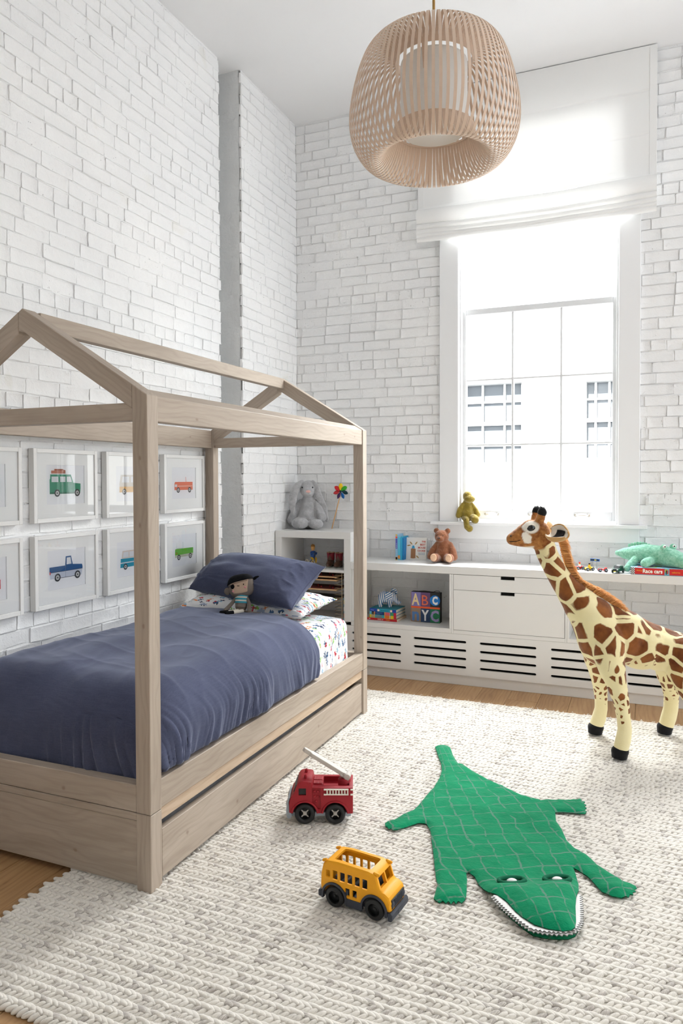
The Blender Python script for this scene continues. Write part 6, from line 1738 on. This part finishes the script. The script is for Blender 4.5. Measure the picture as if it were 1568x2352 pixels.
for i, s_ in enumerate(('THE', 'BEST', 'MOUSE', 'COOKIE')):
    ww = (.028, .040, .055, .060)[i]; tx('cover_title', s_, .0185, (.146-ww, -.0006, .128-i*.0225), U_, W_v, RD, ck_, bold=.0004, width=ww)
for i, s_ in enumerate(('Laura Numeroff', 'Felicia Bond')): tx('author_line', s_, .0085, (.146-.054+.004*i, -.0006, .048-i*.010), U_, W_v, fl(120, 160, 190), ck_, width=.052-.006*i)
mb = MB(); mb.prism([(.036, .010), (.036, .080), (.048, .083), (.072, .080), (.073, .012), (.056, .008)], -.0004, .001, (0, 0, 0), (1, 0, 0), (0, 0, 1), (0, -1, 0)); mb.build('stump_picture', fl(164, 116, 80), ck_)
mb = MB(); mb.prism([(.042, .083), (.048, .104), (.060, .104), (.067, .083)], -.0004, .0012, (0, 0, 0), (1, 0, 0), (0, 0, 1), (0, -1, 0)); mb.build('bucket_picture', fl(56, 160, 210), ck_)
for px_, pz_, a in ((.02, .104, .2), (.075, .122, .9), (.036, .122, 2.3), (.088, .022, -.7)):
    mb = MB(); d = np.array((math.cos(a), math.sin(a))); n2 = np.array((-d[1], d[0])); P2 = [np.array((px_, pz_))+d*l*.016+n2*w*.0045 for l, w in ((-1, 0), (-.3, 1), (.5, .8), (1, 0), (.5, -.8), (-.3, -1))]
    mb.prism([tuple(p) for p in P2], -.0004, .0013, (0, 0, 0), (1, 0, 0), (0, 0, 1), (0, -1, 0)); mb.build('leaf_picture', fl(178, 140, 84), ck_)

rb = thing('boxed_book', 'red boxed Race cars book with chequered end under the plush crocodile', 'book', (-.083, 4.847, WTZ), 0.0)
RL, RT_ = .352, .0445
mb = MB(); mb.box((0, .0015, 0), (RL, .24, RT_), .001); mb.build('box', fl(156, 200, 226), rb)
mb = MB(); mb.box((.012, -.0002, .003), (RL-.004, .002, RT_-.003), .0005); mb.build('spine', fl(206, 40, 40), rb)
for i in range(4):
    for j in range(7):
        if (i+j) % 2 == 0:
            mb = MB(); mb.box((.0005+i*.0058, -.0008, .001+j*.0061), (.0005+(i+1)*.0058, .002, .001+(j+1)*.0061)); mb.build('chequer', fl(30, 30, 32), rb)
mb = MB(); mb.box((.0003, -.0005, .0005), (.024, .0019, RT_-.0005)); mb.build('chequer_ground', fl(232, 232, 232), rb)
tx('spine_title', 'Race cars', .034, (.070, -.0008, .0125), U_, W_v, fl(244, 240, 230), rb, bold=.0012, width=.112)
tx('spine_title', 'Wind up', .012, (.034, -.0008, .022), U_, W_v, fl(246, 196, 60), rb, width=.031); tx('spine_title', 'usborne', .0155, (.235, -.0008, .0165), U_, W_v, fl(246, 180, 50), rb, width=.045)
mb = MB(); mb.box((.193, -.0006, .002), (.220, .002, RT_-.002)); mb.build('spine_panel', fl(110, 180, 200), rb)
for x0, x1, z0, z1, c in ((.199, .207, .006, .034, fl(60, 50, 46)), (.207, .215, .010, .034, fl(190, 50, 40)), (.196, .206, .018, .040, fl(220, 196, 50)), (.208, .214, .030, .038, fl(226, 190, 60))): mb = MB(); mb.box((x0, -.001, z0), (x1, .002, z1), .001); mb.build('spine_picture', c, rb)
for x0, x1, y0, y1, c in ((.04, .07, .03, .07, fl(206, 60, 80)), (.09, .15, .02, .05, fl(210, 190, 60)), (.10, .13, .07, .11, fl(110, 90, 190)), (.14, .18, .06, .10, fl(120, 180, 60))): mb = MB(); mb.box((x0, y0, RT_-.001), (x1, y1, RT_+.0004)); mb.build('lid_picture', c, rb)

# ------------------------------------------------------------------ small brick toys on the worktop
def buggy(label, loc, rz, colr, driver, helmet):
    t = thing('toy_buggy', label, 'toy car', loc, rz, None)
    mb = MB(); mb.box((-.026, -.010, .009), (.026, .010, .015), .001); mb.box((-.026, -.012, .014), (-.010, .012, .022), .002); mb.prism([(.002, .014), (.004, .021), (.020, .019), (.027, .014)], -.011, .011, (0, 0, 0), (1, 0, 0), (0, 0, 1), (0, 1, 0)); mb.build('chassis', colr, t)
    for x in (-.019, .018):
        for y in (-.016, .016):
            w = bpy.data.objects.new('wheel', None); COL.objects.link(w); w.parent = t; w.location = (x, y, .0105)
            mb = MB(); mb.lathe([(.005, -.005), (.0095, -.005), (.0105, -.003), (.0105, .003), (.0095, .005), (.005, .005)], 18, (0, 0, 0), (0, 1, 0)); mb.build('tyre', M_CHAR, w); mb = MB(); mb.cyl((0, -.0055, 0), (0, .0055, 0), .0052, n=12); mb.build('hub', M_GREYP, w)
    if driver:
        mb = MB(); mb.prism([(-.007, .018), (-.005, .033), (.004, .033), (.006, .018)], -.0075, .0075, (-.002, 0, 0), (1, 0, 0), (0, 0, 1), (0, 1, 0)); mb.build('driver_body', driver, t)
        mb = MB(); mb.lathe([(0, 0), (.0048, .0005), (.0048, .009), (0, .0095)], 14, (-.003, 0, .033)); mb.build('driver_head', fl(240, 200, 60), t)
        mb = MB(); mb.lathe([(.0058, .0395), (.0062, .044), (.004, .049), (0, .0495)], 14, (-.003, 0, 0)); mb.build('helmet', helmet, t)
    else:
        mb = MB(); mb.prism([(-.012, .02), (-.016, .026), (-.026, .027), (-.024, .021)], -.013, .013, (0, 0, 0), (1, 0, 0), (0, 0, 1), (0, 1, 0)); mb.build('spoiler', colr, t)
    return t
buggy('tiny red toy buggy with white-clad driver on the worktop', (-.398, 4.975, WTZ), math.radians(215), fl(206, 34, 30), fl(236, 236, 232), fl(214, 50, 44))
buggy('tiny yellow toy buggy with driver on the worktop', (-.335, 4.942, WTZ), math.radians(215), fl(236, 196, 30), fl(230, 190, 40), fl(60, 46, 40))
buggy('tiny driverless red toy buggy on the worktop', (-.250, 4.908, WTZ), math.radians(195), fl(206, 40, 34), None, None)
gc = thing('toy_rally_car', 'small dark green toy rally car with white roof stripe on the worktop', 'toy car', (-.158, 4.888, WTZ), math.radians(-112))
gp = [(-.045, .010), (-.046, .026), (-.034, .031), (-.026, .045), (.006, .046), (.020, .031), (.042, .027), (.046, .012)]
me = bevel_mesh(pris(gp, -.023, .023), .003, 2); link('body', shade_auto(me), fl(14, 72, 54, .3), gc)
mb = MB(); mb.obox((.0138, 0, .0392), ((.68, 0, -.73), (0, 1, 0), (.73, 0, .68)), (.0085, .018, .0012)); mb.build('windscreen', M_TYRE, gc)
for y in (-.0235, .0235):
    mb = MB(); mb.prism([(-.024, .031), (-.020, .043), (.004, .043), (.012, .031)], y-.0006, y+.0006, (0, 0, 0), (1, 0, 0), (0, 0, 1), (0, 1, 0)); mb.build('side_window', M_TYRE, gc)
mb = MB(); mb.box((-.022, -.009, .0458), (.004, .009, .0468), .0003); mb.build('roof_stripe', fl(232, 226, 232), gc); mb = MB(); mb.obox((.031, 0, .0298), ((.98, 0, -.18), (0, 1, 0), (.18, 0, .98)), (.012, .008, .0008)); mb.build('bonnet_stripe', fl(30, 32, 34), gc)
mb = MB(); mb.box((.0455, -.018, .0145), (.0472, .018, .0235), .0006); mb.build('grille', M_TYRE, gc); mb = MB(); mb.box((.0465, -.007, .010), (.048, .007, .0155), .0004); mb.build('number_plate', fl(226, 226, 60), gc)
for y in (-.0165, .0165):
    mb = MB(); mb.lathe([(.0045, 0), (.0042, .002), (0, .003)], 14, (.0452, y, .0245), (1, 0, 0)); mb.build('headlight', fl(220, 226, 226, .2), gc)
for x in (-.030, .029):
    for y in (-.021, .021):
        w = bpy.data.objects.new('wheel', None); COL.objects.link(w); w.parent = gc; w.location = (x, y, .0102)
        mb = MB(); mb.lathe([(.006, -.004), (.0095, -.004), (.0102, -.002), (.0102, .002), (.0095, .004), (.006, .004)], 20, (0, 0, 0), (0, 1, 0)); mb.build('tyre', M_TYRE, w); mb = MB(); mb.cyl((0, -.0045, 0), (0, .0045, 0), .0062, n=14); mb.build('hub', M_GREYP, w)
sg_ = thing('toy_road_sign', 'tiny blue toy gantry sign on two grey posts behind the buggies', 'toy sign', (-.305, 5.05, WTZ), -.25)
for x in (-.012, .012): mb = MB(); mb.cyl((x, 0, 0), (x, 0, .052), .0022, n=10); mb.build('post', M_GREYP, sg_)
mb = MB(); mb.box((-.030, -.004, .050), (.030, .004, .066), .0008); mb.build('board', fl(24, 98, 176), sg_)
for x0, x1, m_ in ((-.027, -.004, fl(40, 44, 40)), (-.002, .010, fl(200, 180, 40)), (.012, .027, fl(40, 44, 46))): mb = MB(); mb.box((x0, -.0046, .054), (x1, -.0035, .062)); mb.build('board_panel', m_, sg_)
sg_ = thing('toy_road_sign', 'tiny tan-topped toy post half hidden by the giraffe mane', 'toy sign', (-.475, 5.07, WTZ), -.25)
mb = MB(); mb.cyl((.004, 0, 0), (.004, 0, .046), .0022, n=10); mb.build('post', M_GREYP, sg_); mb = MB(); mb.box((-.016, -.006, .046), (.018, .006, .051), .0006); mb.build('board', fl(214, 196, 160), sg_)

# ------------------------------------------------------------------ bookcase contents
pw = thing('pinwheel', 'rainbow petal pinwheel on a wooden stick leaning on the bricks', 'pinwheel', (-2.226, 5.118, 1.0258), 0)
mb = MB(); tipc = np.array((.046, .082, .288)); mb.cyl((0, 0, .002), tipc*np.array((1, 1, 1.02)), .0042, n=10); mb.build('stick', fl(206, 160, 108), pw)
pcs = [fl(238, 196, 20), fl(60, 170, 40), fl(8, 56, 62), fl(10, 104, 184), fl(76, 50, 104), fl(190, 40, 46), fl(206, 30, 36)]
for i in range(7):
    a = math.pi/2-i*2*math.pi/7; mb = MB(); d = np.array((math.cos(a), 0, math.sin(a))); n2 = np.array((-d[2], 0, d[0]))
    def pet(u, v):
        r = .006+.056*v; w = .0185*math.sin(math.pi*min(1, (v*.93+.03)))**.8*(.45+.55*v**.6) if v < .98 else .004
        tt = 2*u-1; return tipc+np.array((0, -.012, 0))+d*r+n2*w*tt+np.array((0, -.006*tt-.004*(1-tt*tt), 0))
    mb.grid(9, 14, pet); me = evaluate(mb.mesh('p'), [('SOLIDIFY', dict(thickness=.0014, offset=0.0))]); me.materials.clear(); me.polygons.foreach_set('use_smooth', [True]*len(me.polygons)); link('petal', me, pcs[i], pw)
mb = MB(); mb.ell(tipc+np.array((0, -.016, 0)), (.0095, .006, .0095)); mb.build('hub', fl(20, 46, 50), pw)

M_BOOTB = pm('brown_boot_leather', lin(92, 62, 48), .5, var=.15, vs_=60); M_BOOTR = pm('red_boot_leather', lin(140, 34, 48), .5, var=.2, vs_=90)
def boot(label, loc, rz):
    t = thing('cowboy_boot', label, 'boot', loc, rz, 'pair of small cowboy boots')
    mb = MB(); mb.chain([((0, .012, .03), .0265), ((0, -.02, .026), .025), ((0, -.048, .02), .021), ((0, -.064, .017), .015)], 16); mb.cyl((0, .012, .02), (0, .012, .060), .027, .025, 20)
    me = blob(mb, .0028, 4); co = verts_of(me); co[:, 2] = np.maximum(co[:, 2], .006); me.vertices.foreach_set('co', co.ravel()); link('vamp', me, M_BOOTB, t)
    mb = MB(); mb.lathe([(.0265, .050), (.0275, .075), (.030, .100), (.031, .108), (.0285, .108), (.026, .075)], 28, (0, .012, 0), caps=False)
    mb.v = [(p[0], p[1], p[2]-(.010 if p[2] > .1 and abs(p[0]) < .012 else 0)) for p in mb.v]; mb.build('shaft', M_BOOTR, t)
    for sy in (-1,):
        mb = MB(); mb.prism([(-.020, .052), (0, .090), (.020, .052)], 0, .002, (0, .012-.0292, 0), (1, 0, 0), (0, -.06, 1), (0, -1, 0)); mb.build('tongue', M_BOOTB, t)
    mb = MB(); mb.tube([(.030*math.cos(a), .012+.030*math.sin(a), .108) for a in np.linspace(0, 2*math.pi, 24, endpoint=False)], .0018, 6, closed=True); mb.build('collar', fl(206, 180, 140), t)
    mb = MB(); mb.prism([(.020*math.cos(a)*(1-.25*max(0, -math.sin(a))), -.030+.046*math.sin(a)) for a in np.linspace(0, 2*math.pi, 24, endpoint=False)], .001, .0075); mb.build('sole', fl(150, 156, 150), t)
    mb = MB(); mb.box((-.018, .012, .0008), (.018, .040, .018), .003); mb.build('heel', M_BOOTB, t)
boot('small brown and red cowboy boot beside the tin rider', (-2.196, 5.02, .7475), .12); boot('small brown and red cowboy boot against the bookcase side', (-2.122, 5.005, .7475), .05)

tt = thing('tin_toy_rider', 'vintage tin wind-up rider in blue on a wheeled cycle in the bookcase', 'tin toy', (-2.338, 5.02, .7475), -.5)
TB, TY = fl(40, 84, 156, .3), fl(226, 176, 40, .3)
for x, y in ((-.045, .028), (.03, -.028), (-.045, -.028)):
    mb = MB(); mb.tube([(x+.022*math.cos(a), y, .024+.022*math.sin(a)) for a in np.linspace(0, 2*math.pi, 24, endpoint=False)], .0028, 6, closed=True)
    for k_ in range(6):
        a = k_*math.pi/3; mb.cyl((x, y, .024), (x+.021*math.cos(a), y, .024+.021*math.sin(a)), .0012, n=5)
    mb.build('wheel', fl(216, 204, 178, .4), tt)
mb = MB(); mb.tube([(-.045, -.028, .024), (-.045, .028, .024)], .003, 6); mb.tube([(-.045, 0, .024), (-.02, 0, .045), (.01, 0, .06), (.03, -.01, .045), (.03, -.028, .024)], .0035, 6); mb.tube([(.012, -.026, .098), (.012, .026, .098)], .003, 6); mb.tube([(.03, -.01, .045), (.014, 0, .098)], .003, 6); mb.build('cycle_frame', fl(66, 74, 84, .3), tt)
mb = MB(); mb.lathe([(.014, .055), (.02, .075), (.021, .098), (.012, .112), (.006, .116)], 20, (-.006, 0, 0)); mb.build('torso', TB, tt)
mb = MB(); mb.lathe([(.007, .114), (.013, .126), (.0155, .140), (.014, .152), (.008, .160), (0, .162)], 20, (-.006, 0, 0)); mb.build('head', fl(224, 166, 96, .35), tt)
mb = MB(); mb.lathe([(.0162, .147), (.015, .156), (.009, .164), (0, .166)], 20, (-.007, 0, 0)); mb.build('hair', fl(150, 100, 40, .4), tt)
for y in (-.017, .017):
    mb = MB(); mb.chain([((-.006, y*1.1, .104), .0062), ((.004, y*1.4, .088), .0055), ((.013, y*1.2, .098), .005)], 10); mb.build('arm', TB, tt)
    mb = MB(); mb.chain([((-.008, y*.7, .062), .0085), ((.012, y*.9, .056), .0075), ((.010, y*1.0, .028), .0062)], 10); mb.build('leg', TY, tt)

M_WIRE = pm('brass_wire', lin(196, 180, 150), .35, .6)
rk = thing('wire_rack', 'pale wire rack of shelves inside the tall bookcase', 'rack', (-2.24, 4.90, .3765), 0)
for xe in (-.225, .202):
    mb = MB()
    for y in (-.035, .20): mb.tube([(xe, y, .001), (xe, y, .345)], .0024, 6)
    mb.tube([(xe, -.035, .345), (xe, .20, .345)], .0024, 6); mb.build('end_frame', M_WIRE, rk)
for i in range(14):
    z = .022+i*.0236
    for sgn, xe in ((-1, .202), (1, -.225)):
        mb = MB(); mb.tube([(xe, -.035, z), (xe+sgn*.058, -.035, z), (xe+sgn*.058, .2, z), (xe, .2, z)], .0016, 5); mb.build('shelf_wire', M_WIRE, rk)
pz = [(.690, 'topmost wooden peg puzzle tray in the wire rack'), (.6655, 'second wooden puzzle tray from the top of the wire rack'), (.594, 'wooden puzzle tray with red pegs in the wire rack'), (.523, 'lowest visible wooden puzzle tray in the wire rack')]
for i, (z, lb) in enumerate(pz):
    zz = .3765+.022+round((z-.3765-.022)/.0236)*.0236+.0018
    t = thing('puzzle_tray', lb, 'puzzle', (-2.245, 4.862, zz), 0, None)
    mb = MB(); beam(mb, (-.185, .115, .0065), (.165, .115, .0065), (0, 0, 1), .23, .010, .0015); mb.build('board', M_PLY, t)
    mb = MB(); mb.box((-.175, .012, .0113), (.155, .22, .0125), .0005); mb.build('picture', fl(*[(120, 74, 56), (96, 62, 50), (128, 60, 60), (84, 80, 80)][i]), t)
    for k_ in range(6):
        mb = MB(); mb.lathe([(.002, .0125), (.002, .018), (.0045, .019), (.0045, .023), (0, .024)], 10, (-.14+k_*.052, .04+.1*((k_*37) % 5)/5, 0)) if i in (0, 2) else None
        if i in (0, 2): mb.build('peg', fl(200, 40, 44), t)
nb = thing('picture_book', 'thin turquoise book standing between rack and bookcase side', 'book', (-2.0285, 4.872, .3765), 0)
mb = MB(); mb.box((0, 0, 0), (.011, .18, .17), .001); mb.build('cover', fl(40, 140, 160), nb)
for z0, z1, c in ((.02, .05, fl(220, 120, 60)), (.07, .10, fl(230, 230, 220)), (.12, .15, fl(220, 190, 60))): mb = MB(); mb.box((.001, -.0006, z0), (.010, .001, z1)); mb.build('spine_panel', c, nb)
